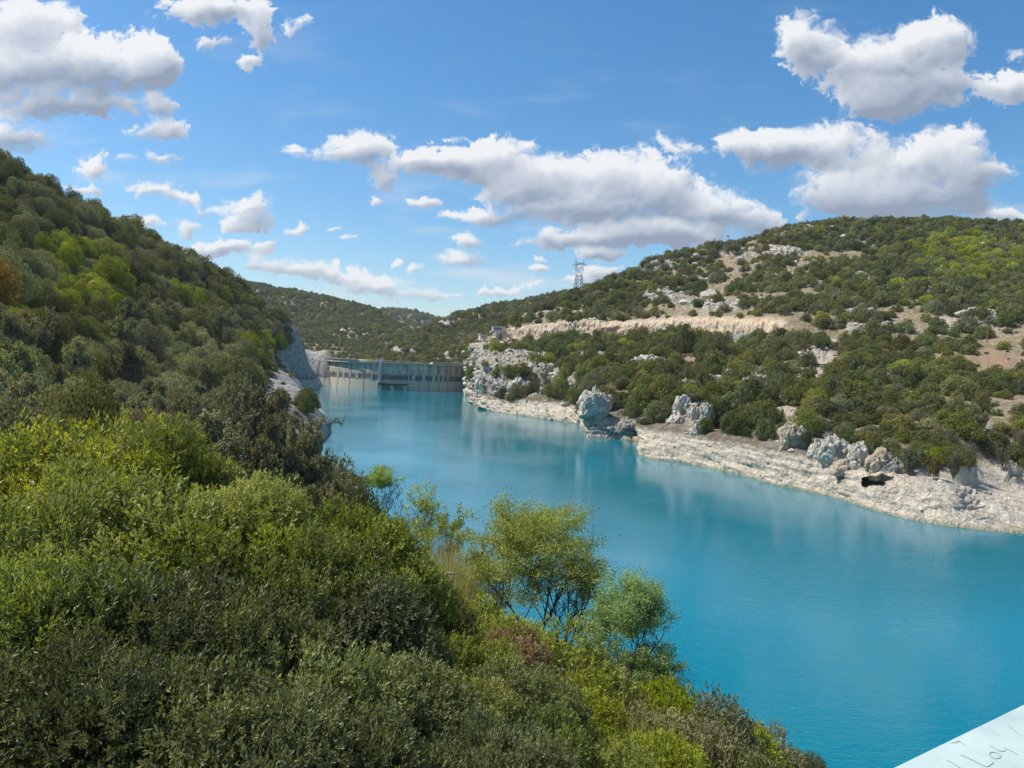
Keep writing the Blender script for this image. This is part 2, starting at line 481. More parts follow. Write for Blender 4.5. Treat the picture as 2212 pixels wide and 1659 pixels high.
def terrain_mat(name, z_top, flip=False):
    """earth and stones; bleached rock below the full water level; rock, ochre cutting and soil by attributes"""
    m, nt, b = new_mat(name)
    p = geo_pos(nt)
    sp = nt.nodes.new('ShaderNodeSeparateXYZ'); nt.links.new(p, sp.inputs[0])
    big = noise_tex(nt, .12, 5, .6, p)
    mid = noise_tex(nt, .7, 6, .68, p, .5)
    fine = noise_tex(nt, 3.2, 5, .7, p)
    vert = noise_tex(nt, 1.0, 6, .68, mapping(nt, p, (.9, .9, .16)), .5)
    strat = noise_tex(nt, 1.0, 5, .65, mapping(nt, p, (.18, .18, 1.5)), .8)
    # dry earth, grass and stones
    c = ramp_node(nt, mid.outputs[0], [(.30, (.12, .095, .055)), (.46, (.25, .195, .12)), (.58, (.36, .30, .21)), (.70, (.48, .44, .37))])
    c = mix_col(nt, ramp_node(nt, big.outputs[0], [(.42, (0, 0, 0)), (.6, (.6, .6, .6))]), c, (.17, .155, .075))
    # grey-white limestone
    rk = ramp_node(nt, mid.outputs[0], [(.30, (.17, .165, .155)), (.45, (.42, .41, .38)), (.62, (.60, .57, .50))])
    dk = ramp_node(nt, vert.outputs[0], [(.32, (.75, .75, .75)), (.50, (0, 0, 0))])
    rk = mix_col(nt, dk, rk, (.09, .09, .085))
    rk = mix_col(nt, ramp_node(nt, big.outputs[0], [(.56, (0, 0, 0)), (.70, (.5, .5, .5))]), rk, (.46, .32, .18))
    c = mix_col(nt, attr(nt, 'rock'), c, rk)
    # soil and gravel slopes
    so = ramp_node(nt, fine.outputs[0], [(.32, (.20, .13, .075)), (.55, (.34, .24, .15)), (.7, (.45, .36, .26))])
    c = mix_col(nt, attr(nt, 'soil'), c, so)
    sc_ = ramp_node(nt, vert.outputs[0], [(.30, (.24, .19, .13)), (.5, (.42, .36, .28)), (.7, (.52, .47, .39))])
    c = mix_col(nt, attr(nt, 'scree'), c, sc_)
    # pale ochre road cutting
    cu = ramp_node(nt, vert.outputs[0], [(.28, (.24, .15, .08)), (.42, (.54, .43, .30)), (.62, (.68, .58, .45))])
    cu = mix_col(nt, ramp_node(nt, big.outputs[0], [(.57, (0, 0, 0)), (.66, (.7, .7, .7))]), cu, (.42, .22, .08))
    c = mix_col(nt, attr(nt, 'cut'), c, cu)
    # dark lichen belt just above the full level, then the bleached band
    zn = math_node(nt, 'ADD', sp.outputs[2], math_node(nt, 'MULTIPLY', math_node(nt, 'SUBTRACT', mid.outputs[0], .5), 2.6))
    belt = ramp_node(nt, math_node(nt, 'MULTIPLY', zn, .1), [((z_top + 1.2) * .1, (.7, .7, .7)), ((z_top + 3.2) * .1, (0, 0, 0))])
    belt = math_node(nt, 'MULTIPLY', belt, attr(nt, 'bleach'))
    c = mix_col(nt, belt, c, (.115, .105, .09))
    bl = ramp_node(nt, strat.outputs[0], [(.30, (.40, .34, .26)), (.42, (.58, .52, .42)), (.65, (.68, .625, .515))])
    bl = mix_col(nt, math_node(nt, 'MULTIPLY', ramp_node(nt, mid.outputs[0], [(.33, (1, 1, 1)), (.46, (0, 0, 0))]), .5), bl, (.24, .21, .17))
    zb = ramp_node(nt, math_node(nt, 'MULTIPLY', zn, .1), [(z_top * .1, (1, 1, 1)), ((z_top + 1.1) * .1, (0, 0, 0))])
    zb = math_node(nt, 'MULTIPLY', zb, attr(nt, 'bleach'))
    c = mix_col(nt, zb, c, bl)
    # joints and cracks where bare rock shows
    wv = nt.nodes.new('ShaderNodeVectorMath'); wv.operation = 'MULTIPLY_ADD'
    nt.links.new(noise_tex(nt, .35, 5, .6, p).outputs['Color'], wv.inputs[0]); wv.inputs[1].default_value = (6, 6, 5); nt.links.new(p, wv.inputs[2])
    vo = nt.nodes.new('ShaderNodeTexVoronoi'); vo.feature = 'DISTANCE_TO_EDGE'; vo.inputs['Scale'].default_value = .42
    nt.links.new(mapping(nt, wv.outputs[0], (1, 1, .65)), vo.inputs['Vector'])
    vo2 = nt.nodes.new('ShaderNodeTexVoronoi'); vo2.feature = 'DISTANCE_TO_EDGE'; vo2.inputs['Scale'].default_value = 1.25
    nt.links.new(mapping(nt, wv.outputs[0], (.8, .8, 1.3)), vo2.inputs['Vector'])
    ck = math_node(nt, 'MAXIMUM', ramp_node(nt, vo.outputs['Distance'], [(.0, (.55, .55, .55)), (.07, (0, 0, 0))]), ramp_node(nt, vo2.outputs['Distance'], [(.0, (.22, .22, .22)), (.06, (0, 0, 0))]))
    rm = math_node(nt, 'MAXIMUM', attr(nt, 'rock'), zb)
    ck = math_node(nt, 'MULTIPLY', ck, rm)
    c = mix_col(nt, math_node(nt, 'MULTIPLY', ck, math_node(nt, 'MULTIPLY_ADD', big.outputs[0], 2.6, -.85, clamp=True)), c, (.10, .09, .075))
    wet = ramp_node(nt, math_node(nt, 'MULTIPLY', sp.outputs[2], .1), [(.02, (.7, .7, .7)), (.05, (0, 0, 0))])
    c = mix_col(nt, wet, c, (.30, .29, .17))
    nt.links.new(c, b.inputs['Base Color'])
    b.inputs['Roughness'].default_value = .92
    b.inputs['Specular IOR Level'].default_value = .12
    h = math_node(nt, 'ADD', math_node(nt, 'ADD', mid.outputs[0], math_node(nt, 'MULTIPLY', vert.outputs[0], .6)), math_node(nt, 'MULTIPLY', fine.outputs[0], .25))
    h = math_node(nt, 'SUBTRACT', h, math_node(nt, 'MULTIPLY', ck, .5))
    bump(nt, h, .9, .7, b)
    return m

MAT = {}
MAT['rock'] = rock_mat('limestone')
MAT['rock_shade'] = rock_mat('shade_tinted_limestone', (.40, .38, .35), (.22, .22, .22), .12, .7)  # darker copy of the limestone, shade put into its colour
MAT['rock_yellow'] = rock_mat('yellow_limestone', (.56, .47, .34), (.36, .31, .24), .45, .5)
MAT['bank'] = terrain_mat('bank_ground', 4.9)
MAT['bark'] = plain('bark', (.07, .058, .045), .9, .4, 6)
MAT['bark_grey'] = plain('grey_bark', (.17, .15, .13), .9, .35, 6)
# foliage colours: (dark, light)
MAT['holm'] = leaf_mat('holm_oak_leaves', (.076, .090, .034), (.205, .225, .090))
MAT['holm_olive'] = leaf_mat('olive_oak_leaves', (.108, .118, .038), (.275, .280, .098))
MAT['holm_grey'] = leaf_mat('grey_green_leaves', (.135, .142, .078), (.325, .330, .185))
MAT['downy'] = leaf_mat('pale_oak_leaves', (.170, .178, .088), (.390, .395, .215))
MAT['lime'] = leaf_mat('yellow_green_leaves', (.150, .185, .026), (.390, .430, .075), .35, hue_var=.015)
MAT['yellow'] = leaf_mat('yellow_leaves', (.24, .22, .03), (.52, .47, .07), .35, hue_var=.01)
MAT['orange'] = leaf_mat('orange_leaves', (.28, .18, .03), (.52, .34, .07), .35, hue_var=.01)
MAT['brown'] = leaf_mat('withered_leaves', (.22, .155, .085), (.45, .335, .195), .25, hue_var=.008)
MAT['greybrown'] = leaf_mat('grey_brown_leaves', (.130, .126, .068), (.320, .305, .168), .25, hue_var=.015)
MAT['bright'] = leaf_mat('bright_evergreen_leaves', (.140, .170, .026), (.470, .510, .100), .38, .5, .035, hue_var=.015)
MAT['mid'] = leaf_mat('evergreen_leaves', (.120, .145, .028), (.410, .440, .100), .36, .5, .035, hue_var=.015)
MAT['shade_leaf'] = leaf_mat('shade_tinted_leaves', (.058, .074, .024), (.215, .245, .068), .32, .5, .035, hue_var=.015)  # shade of the lower near bushes put into the leaf colour
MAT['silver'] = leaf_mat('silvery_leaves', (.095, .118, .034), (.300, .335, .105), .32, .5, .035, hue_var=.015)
MAT['broom'] = leaf_mat('broom_stems', (.20, .20, .045), (.44, .43, .11), .3, .5, .0, hue_var=.01)
MAT['drygrass'] = leaf_mat('dry_grass', (.28, .23, .12), (.54, .46, .26), .3, .6, .0, hue_var=.01)
MAT['poplar_gold'] = leaf_mat('golden_poplar_leaves', (.185, .205, .04), (.46, .49, .125), .42, .5, .02, hue_var=.008)
MAT['poplar_green'] = leaf_mat('green_poplar_leaves', (.135, .20, .06), (.34, .445, .165), .42, .5, .02, hue_var=.008)
# ------------------------------------------------------------------ terrain: right bank
def pchip(x, y, xq):
    """monotone cubic interpolation; y (n,k), xq (m,) -> (m,k)"""
    x = np.asarray(x, float); y = np.asarray(y, float)
    h = np.diff(x)[:, None]; dl = np.diff(y, axis=0) / h
    m = np.zeros_like(y)
    w1 = 2 * h[1:] + h[:-1]; w2 = h[1:] + 2 * h[:-1]
    with np.errstate(divide='ignore', invalid='ignore'):
        hm = (w1 + w2) / (w1 / dl[:-1] + w2 / dl[1:])
    m[1:-1] = np.where(dl[:-1] * dl[1:] > 0, hm, 0)
    m[0], m[-1] = dl[0], dl[-1]
    i = np.clip(np.searchsorted(x, xq) - 1, 0, len(x) - 2)
    t = ((xq - x[i]) / h[i, 0])[:, None]
    h_ = h[i]
    return ((1 + 2 * t) * (1 - t) ** 2 * y[i] + t * (1 - t) ** 2 * h_ * m[i] + t * t * (3 - 2 * t) * y[i + 1] + t * t * (t - 1) * h_ * m[i + 1])

# column x; water line y; bleached band y,+Y; base y,+Y; lower slope y,Y; middle y,Y; road y,Y; top of cutting y; three upper points y,Y
RB = [
 (1009, 847, 826, 3, 806, 7, 785, 492, 768, 500, 757, 506, 754, 752, 520, 749, 530, 746, 545),
 (1014, 848, 829, 3, 808, 8, 782, 472, 763, 486, 753, 498, 750, 748, 512, 745, 525, 742, 540),
 (1019, 858, 834, 4, 815, 8, 768, 425, 760, 452, 751, 480, 747, 744, 500, 741, 510, 738, 525),
 (1030, 874, 845, 5, 828, 9, 767, 385, 758, 425, 748, 465, 744, 741, 485, 738, 500, 735, 515),
 (1045, 884, 855, 7, 838, 12, 768, 345, 756, 400, 746, 448, 741, 738, 465, 735, 480, 733, 500),
 (1097, 893, 860, 9, 846, 15, 775, 328, 757, 388, 743, 436, 713, 709, 450, 705, 462, 702, 480),
 (1205, 909, 880, 10, 865, 18, 808, 298, 768, 350, 738, 412, 704, 690, 440, 672, 460, 658, 480),
 (1258, 920, 893, 8, 880, 16, 835, 262, 774, 322, 736, 402, 704, 682, 440, 658, 462, 634, 488),
 (1270, 944, 897, 4, 885, 9, 838, 245, 775, 318, 735, 400, 704, 680, 440, 655, 465, 628, 490),
 (1340, 948, 902, 5, 886, 13, 845, 230, 780, 305, 731, 388, 703, 670, 440, 630, 475, 600, 505),
 (1371, 951, 908, 6, 892, 15, 848, 225, 783, 300, 730, 382, 702, 664, 440, 622, 478, 590, 508),
 (1383, 981, 936, 5, 918, 14, 852, 215, 785, 292, 729, 380, 702, 660, 440, 615, 480, 585, 510),
 (1480, 1000, 935, 5, 920, 11, 855, 205, 785, 282, 727, 366, 697, 640, 440, 590, 480, 551, 520),
 (1600, 1025, 960, 4, 940, 10, 868, 188, 792, 262, 735, 340, 700, 630, 420, 572, 470, 528, 525),
 (1700, 1052, 985, 4, 965, 9, 878, 175, 800, 240, 737, 320, 705, 622, 410, 554, 470, 504, 535),
 (1812, 1076, 1012, 3.5, 990, 9, 892, 165, 810, 225, 740, 302, 730, 620, 400, 545, 470, 491, 540),
 (1930, 1112, 1040, 3.5, 1020, 9, 902, 155, 815, 215, 744, 288, 738, 620, 390, 540, 465, 485, 540),
 (2050, 1135, 1064, 5.5, 1045, 13, 912, 150, 820, 205, 747, 275, 742, 620, 380, 542, 455, 485, 535),
 (2110, 1141, 1082, 14, 1056, 27, 916, 150, 824, 203, 749, 270, 745, 622, 376, 545, 450, 489, 530),
 (2212, 1152, 1096, 18, 1064, 33, 918, 150, 828, 200, 750, 262, 746, 625, 370, 550, 445, 496, 525),
 (2500, 1200, 1120, 14, 1085, 26, 925, 150, 832, 195, 755, 250, 751, 630, 355, 560, 430, 520, 505),
 (3000, 1330, 1240, 10, 1150, 20, 985, 130, 852, 170, 762, 230, 758, 640, 330, 585, 400, 560, 470),
 (4200, 1650, 1450, 8, 1300, 15, 1055, 90, 875, 130, 768, 190, 764, 650, 270, 600, 340, 580, 400),
]
def rb_rows():
    xs, P = [], []
    for c in RB:
        x = c[0]
        s = on_z(x, c[1])
        Ys = s[1]
        pts = []
        u = s.copy(); u[2] = -5; u[:2] *= (Ys - 5) / Ys
        pts.append(u); pts.append(s)
        pts.append(at(x, c[2], Ys + c[3])); pts.append(at(x, c[4], Ys + c[5]))
        pts.append(at(x, c[6], c[7])); pts.append(at(x, c[8], c[9]))
        r = at(x, c[10], c[11]); pts.append(r)
        r2 = r * np.array([(c[11] + 9) / c[11]] * 2 + [1]); pts.append(r2)
        ct = at(x, c[12], c[11] + 12.5); ct[2] = max(ct[2], r[2] + .3); pts.append(ct)
        for k in (13, 15, 17): pts.append(at(x, c[k], c[k + 1]))
        e = pts[-1]
        pts.append(np.array([e[0] * 1.14, e[1] * 1.14, e[2] - 4])); pts.append(np.array([e[0] * 1.9, e[1] * 1.9, e[2] - 70]))
        xs.append(x); P.append(pts)
    return np.array(xs, float), np.array(P)
RBX, RBP = rb_rows()
SEG = [6, 30, 18, 26, 26, 18, 3, 18, 22, 22, 22, 6, 4]
ROWCH = np.concatenate([np.linspace(k, k + 1, n, endpoint=False) for k, n in enumerate(SEG)] + [[len(SEG)]])

def rb_grid(xq):
    """points (columns, rows, 3) of the undisturbed right bank"""
    n, r = RBP.shape[:2]
    # work on azimuth-free quantities: z and Y per row, X follows from the column
    flat = pchip(RBX, RBP.reshape(n, -1), xq).reshape(len(xq), r, 3)
    tmp = pchip(np.arange(r), flat.transpose(1, 0, 2).reshape(r, -1), ROWCH).reshape(len(ROWCH), len(xq), 3).transpose(1, 0, 2)
    return tmp

COLX = np.concatenate([np.arange(1009, 1500, 1.5), np.arange(1500, 2290, 1.7), np.arange(2290, 4200, 16), [4200]])
G = rb_grid(COLX)
nc, nr = G.shape[:2]
ROW = np.broadcast_to(ROWCH, (nc, nr)); COL = np.broadcast_to(COLX[:, None], (nc, nr))

def grid_normals(G):
    du = np.gradient(G, axis=0); dv = np.gradient(G, axis=1)
    n = np.cross(du, dv)
    n /= np.linalg.norm(n, axis=2)[..., None] + 1e-9
    return n
NRM = grid_normals(G)
NRM *= np.where(NRM[..., 1:2] * -1 + NRM[..., 2:3] < 0, -1, 1)

def ell(px, py, cx, cy, rx, ry, soft=.35):
    d = np.sqrt(((px - cx) / rx) ** 2 + ((py - cy) / ry) ** 2)
    return smooth(1 + soft, 1 - soft, d)

PXg, PYg, _ = proj(G)
p_ = G.reshape(-1, 3)
rock_n = fbm(p_ * np.array([.045, .045, .09]), 4).reshape(nc, nr)
ROCKM = np.zeros((nc, nr)); SOILM = np.zeros((nc, nr)); SCREEM = np.zeros((nc, nr)); CUTM = np.zeros((nc, nr))
for a in [(1090,805,105,62),(1190,800,60,50),(1030,800,32,60),(1490,880,45,70),(1300,870,36,55),(1835,970,100,42),(1600,810,60,22),(1400,785,45,20),
          (1930,1010,60,25),(1690,1000,40,45),(1540,820,30,25),(1750,770,30,14),(2150,690,60,20),(1860,600,60,8),(1640,547,100,10),(1700,604,50,10),
          (1500,604,40,10),(1440,645,60,14),(1560,664,70,10),(1250,690,60,14),(1850,690,60,20),(1990,640,60,12),(1990,880,40,16),(1800,905,40,18),(1400,575,60,10),(1760,500,60,8)]:
    ROCKM = np.maximum(ROCKM, ell(PXg, PYg, *a) * np.clip(.75 + rock_n * 1.6, 0, 1))
ROCKM = np.maximum(ROCKM, smooth(.22, .45, rock_n) * .8 * (ROW > 3))
for a in [(1490,770,48,44),(2185,800,70,34),(2130,770,40,16),(2180,1075,90,22),(2120,1062,50,14),(1950,780,60,12)]:
    SOILM = np.maximum(SOILM, ell(PXg, PYg, *a))
for a in [(1765,795,58,42),(1700,880,36,36),(1715,930,28,45),(1700,975,26,30),(2050,700,30,16)]:
    SCREEM = np.maximum(SCREEM, ell(PXg, PYg, *a))
CUTM = smooth(6.8, 7.05, ROW) * smooth(8.35, 8.0, ROW) * smooth(1085, 1100, COL) * smooth(1712, 1690, COL)
ROADM = smooth(5.9, 6.0, ROW) * smooth(7.05, 7.0, ROW)

# relief: ledges, flutes and lumps where there is rock, gentle lumps elsewhere
Z = G[..., 2]
lump = fbm(p_ * .16, 5).reshape(nc, nr)
bil = fbm(p_ * np.array([.32, .32, .42]), 5, billow=True).reshape(nc, nr)
flute = fbm(p_ * np.array([.55, .55, .06]), 4, billow=True).reshape(nc, nr)
ledge = fbm(np.stack([p_[:, 0] * .08, p_[:, 1] * .08, p_[:, 2] * .9], 1), 4, billow=True).reshape(nc, nr)
band = smooth(.75, 1.0, ROW) * smooth(3.2, 2.6, ROW)
crack = fbm(p_ * np.array([1.1, 1.1, .8]), 4, billow=True).reshape(nc, nr)
vor = fbm(p_ * np.array([.085, .085, .12]) + 31, 3).reshape(nc, nr)
amp = band * (2.6 * vor + .55 * bil + .5 * flute + 1.15 * ledge + 1.2 * lump + .28 * crack - .3)
amp += ROCKM * (1 - band) * (1.5 * bil + 1.4 * flute + 1.0 * ledge + .5 * crack - .7)
amp += CUTM * (1.1 * flute + .5 * bil + .3 * crack)
amp += (1 - band) * (1 - CUTM) * (1 - ROADM) * (1.0 * lump + .4 * bil) * smooth(2.9, 3.4, ROW)
amp *= 1 - .97 * ROADM
amp = np.where(band > .1, np.maximum(amp, -.35 - .25 * (ROW > 1.4)), amp)
amp *= np.clip(G[..., 1] / 260, .55, 1.3)
G2 = G + NRM * amp[..., None]
G2[:, 0] = G[:, 0]
# ledges of the strata below the crest
st = np.maximum(ell(PXg, PYg, 1540, 556, 150, 16, .2), ell(PXg, PYg, 1660, 545, 60, 12, .2)) * (ROW > 9)
G2[..., 2] += st * 2.4 * np.sign(np.sin((PYg + (PXg - 1540) * .09) * .75)) * .5
# shallow cave in the bleached band
cv = ell(PXg + lump * 12, PYg + bil * 4 + .12 * (PXg - 1902), 1902, 1046, 33, 15, .14)
G2[..., 1] += cv * 7.0; G2[..., 0] += cv * 2.5; G2[..., 2] -= cv * .35
ROCKM = np.clip(ROCKM, 0, 1)

def grid_faces(a, b):
    i = np.arange(a - 1)[:, None] * b + np.arange(b - 1)[None, :]
    i = i.ravel()
    return np.stack([i, i + b, i + b + 1, i + 1], 1)

me = mesh_arrays('hillside', G2.reshape(-1, 3), grid_faces(nc, nr), [MAT['bank']],
                 {'rock': ROCKM.ravel(), 'soil': SOILM.ravel(), 'scree': SCREEM.ravel(), 'cut': CUTM.ravel(), 'bleach': np.ones(CUTM.size)}, True)
tag(link('hillside', me), 'rocky scrub hillside with a pale bleached shore band and a road cut across it', kind='structure')

# road surface laid on the bench
def road_strip(name, m, r0, r1, dz):
    xs = np.arange(1010, 2500, 6.0)
    g = rb_grid(xs)
    ia = np.argmin(np.abs(ROWCH - 6)); ib = np.argmin(np.abs(ROWCH - 7))
    a, b = g[:, ia], g[:, ib]
    za = np.minimum(a[:, 2], b[:, 2])
    p = np.stack([a + (b - a) * r0, a + (b - a) * r1], 1)
    p[..., 2] = np.maximum(a[:, 2], b[:, 2])[:, None] + dz
    me = mesh_arrays(name, p.reshape(-1, 3), grid_faces(len(xs), 2), [m])
    return link(name, me)
MAT['asphalt'] = plain('asphalt', (.13, .125, .12), .9, .2, 2)
MAT['paint'] = plain('white_paint', (.75, .75, .73), .6, .1, 2)
tag(road_strip('road', MAT['asphalt'], .08, .92, .12), 'grey road along the foot of the pale cutting', kind='structure')
tag(road_strip('road_markings', MAT['paint'], .49, .51, .126), 'white line along the middle of the road', kind='structure')

def rb_point(x, row):
    """point and normal on the right bank mesh"""
    i = np.argmin(np.abs(COLX - x)); j = np.argmin(np.abs(ROWCH - row))
    return G2[i, j], NRM[i, j]

# ------------------------------------------------------------------ terrain: left bank
LC = []                                    # world control points (x, y, z)
def lp(x, y, Y, drop=0.0):
    P = at(x, y, Y); LC.append((P[0], P[1], P[2] - drop))
for a in [(0,345,235,5),(-250,215,215,5),(-600,40,190,4),(130,418,255,5),(270,490,295,5),(410,555,335,5),(540,625,390,5),(640,690,440,5),(700,748,490,4),(745,780,520,3)]:
    lp(*a)
for a in [(0,345,235),(130,418,255),(270,490,295),(410,555,335),(540,625,390),(640,690,440),(700,748,490)]:
    P = at(*a); LC.append((P[0] * 1.35 - 25, P[1] * 1.12, P[2] + 2)); LC.append((P[0] * 1.9 - 60, P[1] * 1.2, P[2] - 8))
for a in [(150,560,205,5),(0,520,165,5),(-250,480,120,4),(300,650,215,5),(430,680,270,5),(520,720,310,5),(600,735,390,4),(560,770,300,5),(0,690,120,5),(200,700,160,5),
          (200,850,105,5),(0,850,78,4),(-250,800,60,4),(450,800,185,5),(350,820,150,5),(350,900,112,4.5),(150,910,90,4.5),(0,930,60,4)]:
    lp(*a)
LSHORE = [(-135,524),(-132,480),(-127,446),(-121,420),(-108,380),(-94,335),(-78,290),(-60,238),(-51,208),(-45.5,186),(-44,176),(-40,158),(-31,128),(-22,100),(-14,82),(-5,68),(3.5,57),(7.5,50),(11.5,42),(15.5,36),(21,30),(29,24),(44,17),(70,10),(120,4)]
def shore_offset(d, z, rng=None):
    S = np.array(LSHORE, float)
    t = np.gradient(S, axis=0); t /= np.linalg.norm(t, axis=1)[:, None]
    n = np.stack([t[:, 1], -t[:, 0]], 1)           # points to the land
    return S - n * d
for (x, y) in LSHORE: LC.append((x, y, 0.0))
for q, (x, y) in enumerate(shore_offset(9, 0)): LC.append((x, y, -6.0))
for q, (x, y) in enumerate(shore_offset(45, 0)): LC.append((x, y, -16.0))
# steep rock above the water on the far half, gentle on the near half
for q, (x, y) in enumerate(shore_offset(-3.5, 0)):
    LC.append((x, y, [14,15,15,14,12,10,9,8,8,7,6,4,3,2.2,1.5,1.2,1.1,1.2,1.4,1.6,1.8,2,2,2,2][q]))
for x, y, z in [(-144,526,19),(-141,470,23),(-136,446,24),(-150,500,30),(-72,238,14),(-60,205,11),(-57,186,9.5),(-52,158,7),(-45,128,6),(-37,100,5),(-30,82,5),(-62,100,12),
                (-5,0,16.5),(-14,0,18),(-30,2,21),(-60,0,30),(-100,20,42),(3,-4,16.5),(12,-6,13),(-8,8,13.6),(0,8,12.0),(7,9,10.0),(-22,10,17),(-25,20,17),(-10,16,11.2),(-3,14,10.5),(0,20,8.2),(8,15,8.2),
                (14,12,8),(24,8,8),(8,22,6.0),(13,25,4.4),(5,28,5.6),(0,35,4.6),(7,35,3),(-12,32,8.4),(-15,44,7),(-35,42,15),(-60,42,25),(-6,50,3.2),(-12,62,4),(-30,62,9),(-100,60,42),(-20,-25,20),(20,-25,15),(-60,-30,30),(60,-20,12),
                (-180,150,70),(-260,120,100),(-330,200,110),(-330,400,80),(-330,600,60),(-200,560,30),(-135,560,12),(-120,600,0),(-160,640,20),(-90,545,-6)]:
    LC.append((x, y, z))
LC = np.array(LC)
_c2 = 4.0 ** 2
def mq(A, B):
    d2 = ((A[:, None, :2] - B[None, :, :2]) ** 2).sum(-1)
    return -np.sqrt(d2 + _c2)
_n = len(LC)
_A = np.zeros((_n + 1, _n + 1)); _A[:_n, :_n] = mq(LC, LC) + np.eye(_n) * .5; _A[:_n, _n] = 1; _A[_n, :_n] = 1
_W = np.linalg.solve(_A, np.concatenate([LC[:, 2], [0]]))
def ground_l(xy):
    xy = np.asarray(xy, float).reshape(-1, 2)
    out = np.empty(len(xy))
    for k in range(0, len(xy), 20000):
        out[k:k + 20000] = mq(xy[k:k + 20000], LC) @ _W[:_n] + _W[_n]
    return out
gx = np.concatenate([np.arange(-340, -160, 6.0), np.arange(-160, 60, 1.6), np.arange(60, 125, 5.0)])
gy = np.concatenate([np.arange(-40, 240, 1.7), np.arange(240, 660, 2.6)])
GX, GY = np.meshgrid(gx, gy, indexing='ij')
GZ = ground_l(np.stack([GX.ravel(), GY.ravel()], 1)).reshape(GX.shape)
pl = np.stack([GX, GY, GZ], -1).reshape(-1, 3)
rel = (fbm(pl * .18, 4) * .9 + fbm(pl * .5, 3, billow=True) * .35).reshape(GX.shape) * smooth(-1, 4, GZ)
LG = np.stack([GX, GY, GZ + rel * .8], -1)
gz = np.gradient(GZ, axis=0) / np.gradient(gx)[:, None]; gzy = np.gradient(GZ, axis=1) / np.gradient(gy)[None, :]
steep = np.hypot(gz, gzy)
lrock = np.clip(smooth(1.1, 1.9, steep) * (GY > 120), 0, 1)
_qx, _qy, _qw = proj(np.stack([GX, GY, GZ], -1))
for _a, _y0, _y1 in (((605, 848, 52, 44), 190, 262), ((662, 918, 52, 44), 165, 226), ((640, 785, 70, 58), 400, 560)):
    lrock = np.maximum(lrock, ell(_qx, _qy, *_a) * (GY > _y0) * (GY < _y1) * (_qw > 20))
lr2 = (fbm(pl * .5, 4, billow=True) * 1.2 + fbm(pl * np.array([.7, .7, .1]), 3, billow=True) * .9).reshape(GX.shape)
LG[..., 0] += lrock * lr2 * 1.1
LG[..., 1] -= lrock * lr2 * .5
me = mesh_arrays('wooded_hillside', LG.reshape(-1, 3), grid_faces(len(gx), len(gy)), [MAT['bank']], {'rock': lrock.ravel(), 'soil': np.zeros(GX.size), 'scree': np.zeros(GX.size), 'cut': np.zeros(GX.size), 'bleach': (smooth(135, 165, GY) + .35 * (GY < 135) * smooth(1.6, .9, GZ)).ravel()}, True)
tag(link('wooded_hillside', me), 'steep wooded hillside running down to the lake', kind='structure')
def gl1(x, y):
    return float(ground_l([(x, y)])[0])

# ------------------------------------------------------------------ hills beyond the dam
def polar_hill(name, label, cols, seed, rowsub=(8, 18, 18, 18, 6), dx=5.0, rock=()):
    """cols: x, then (y,Y) pairs from the foot to the crest"""
    xs = np.array([c[0] for c in cols], float)
    P = np.array([[at(c[0], c[k], c[k + 1]) for k in range(1, len(c), 2)] for c in cols])
    back = P[:, -1] * np.array([1.25, 1.25, 1]) - np.array([0, 0, 40])
    P = np.concatenate([P, back[:, None]], 1)
    ch = np.concatenate([np.linspace(k, k + 1, rowsub[min(k, len(rowsub) - 1)], endpoint=False) for k in range(P.shape[1] - 1)] + [[P.shape[1] - 1]])
    xq = np.arange(xs[0], xs[-1] + .1, dx)
    f = pchip(xs, P.reshape(len(xs), -1), xq).reshape(len(xq), P.shape[1], 3)
    g = pchip(np.arange(P.shape[1]), f.transpose(1, 0, 2).reshape(P.shape[1], -1), ch).reshape(len(ch), len(xq), 3).transpose(1, 0, 2)
    gp = g.reshape(-1, 3)
    px, py, _ = proj(g)
    rk = np.zeros(g.shape[:2])
    for a in rock:
        rk = np.maximum(rk, ell(px, py, *a))
    n = grid_normals(g); n *= np.where(n[..., 2:3] < 0, -1, 1)
    am = (fbm(gp * .03 + seed, 4) * 4).reshape(rk.shape) + rk * (fbm(gp * np.array([.12, .12, .03]), 4, billow=True) * 4 + fbm(gp * np.array([.02, .02, .2]), 3, billow=True) * 4).reshape(rk.shape)
    am *= np.minimum(1, (ch[-1] - ch)[None, :])
    g = g + n * am[..., None]
    me = mesh_arrays(name, g.reshape(-1, 3), grid_faces(*rk.shape), [MAT['bank']], {'rock': rk.ravel(), 'soil': np.zeros(rk.size), 'scree': np.zeros(rk.size), 'cut': np.zeros(rk.size), 'bleach': np.zeros(rk.size)}, True)
    tag(link(name, me), label, kind='structure')
    return g, ch, rk, xq

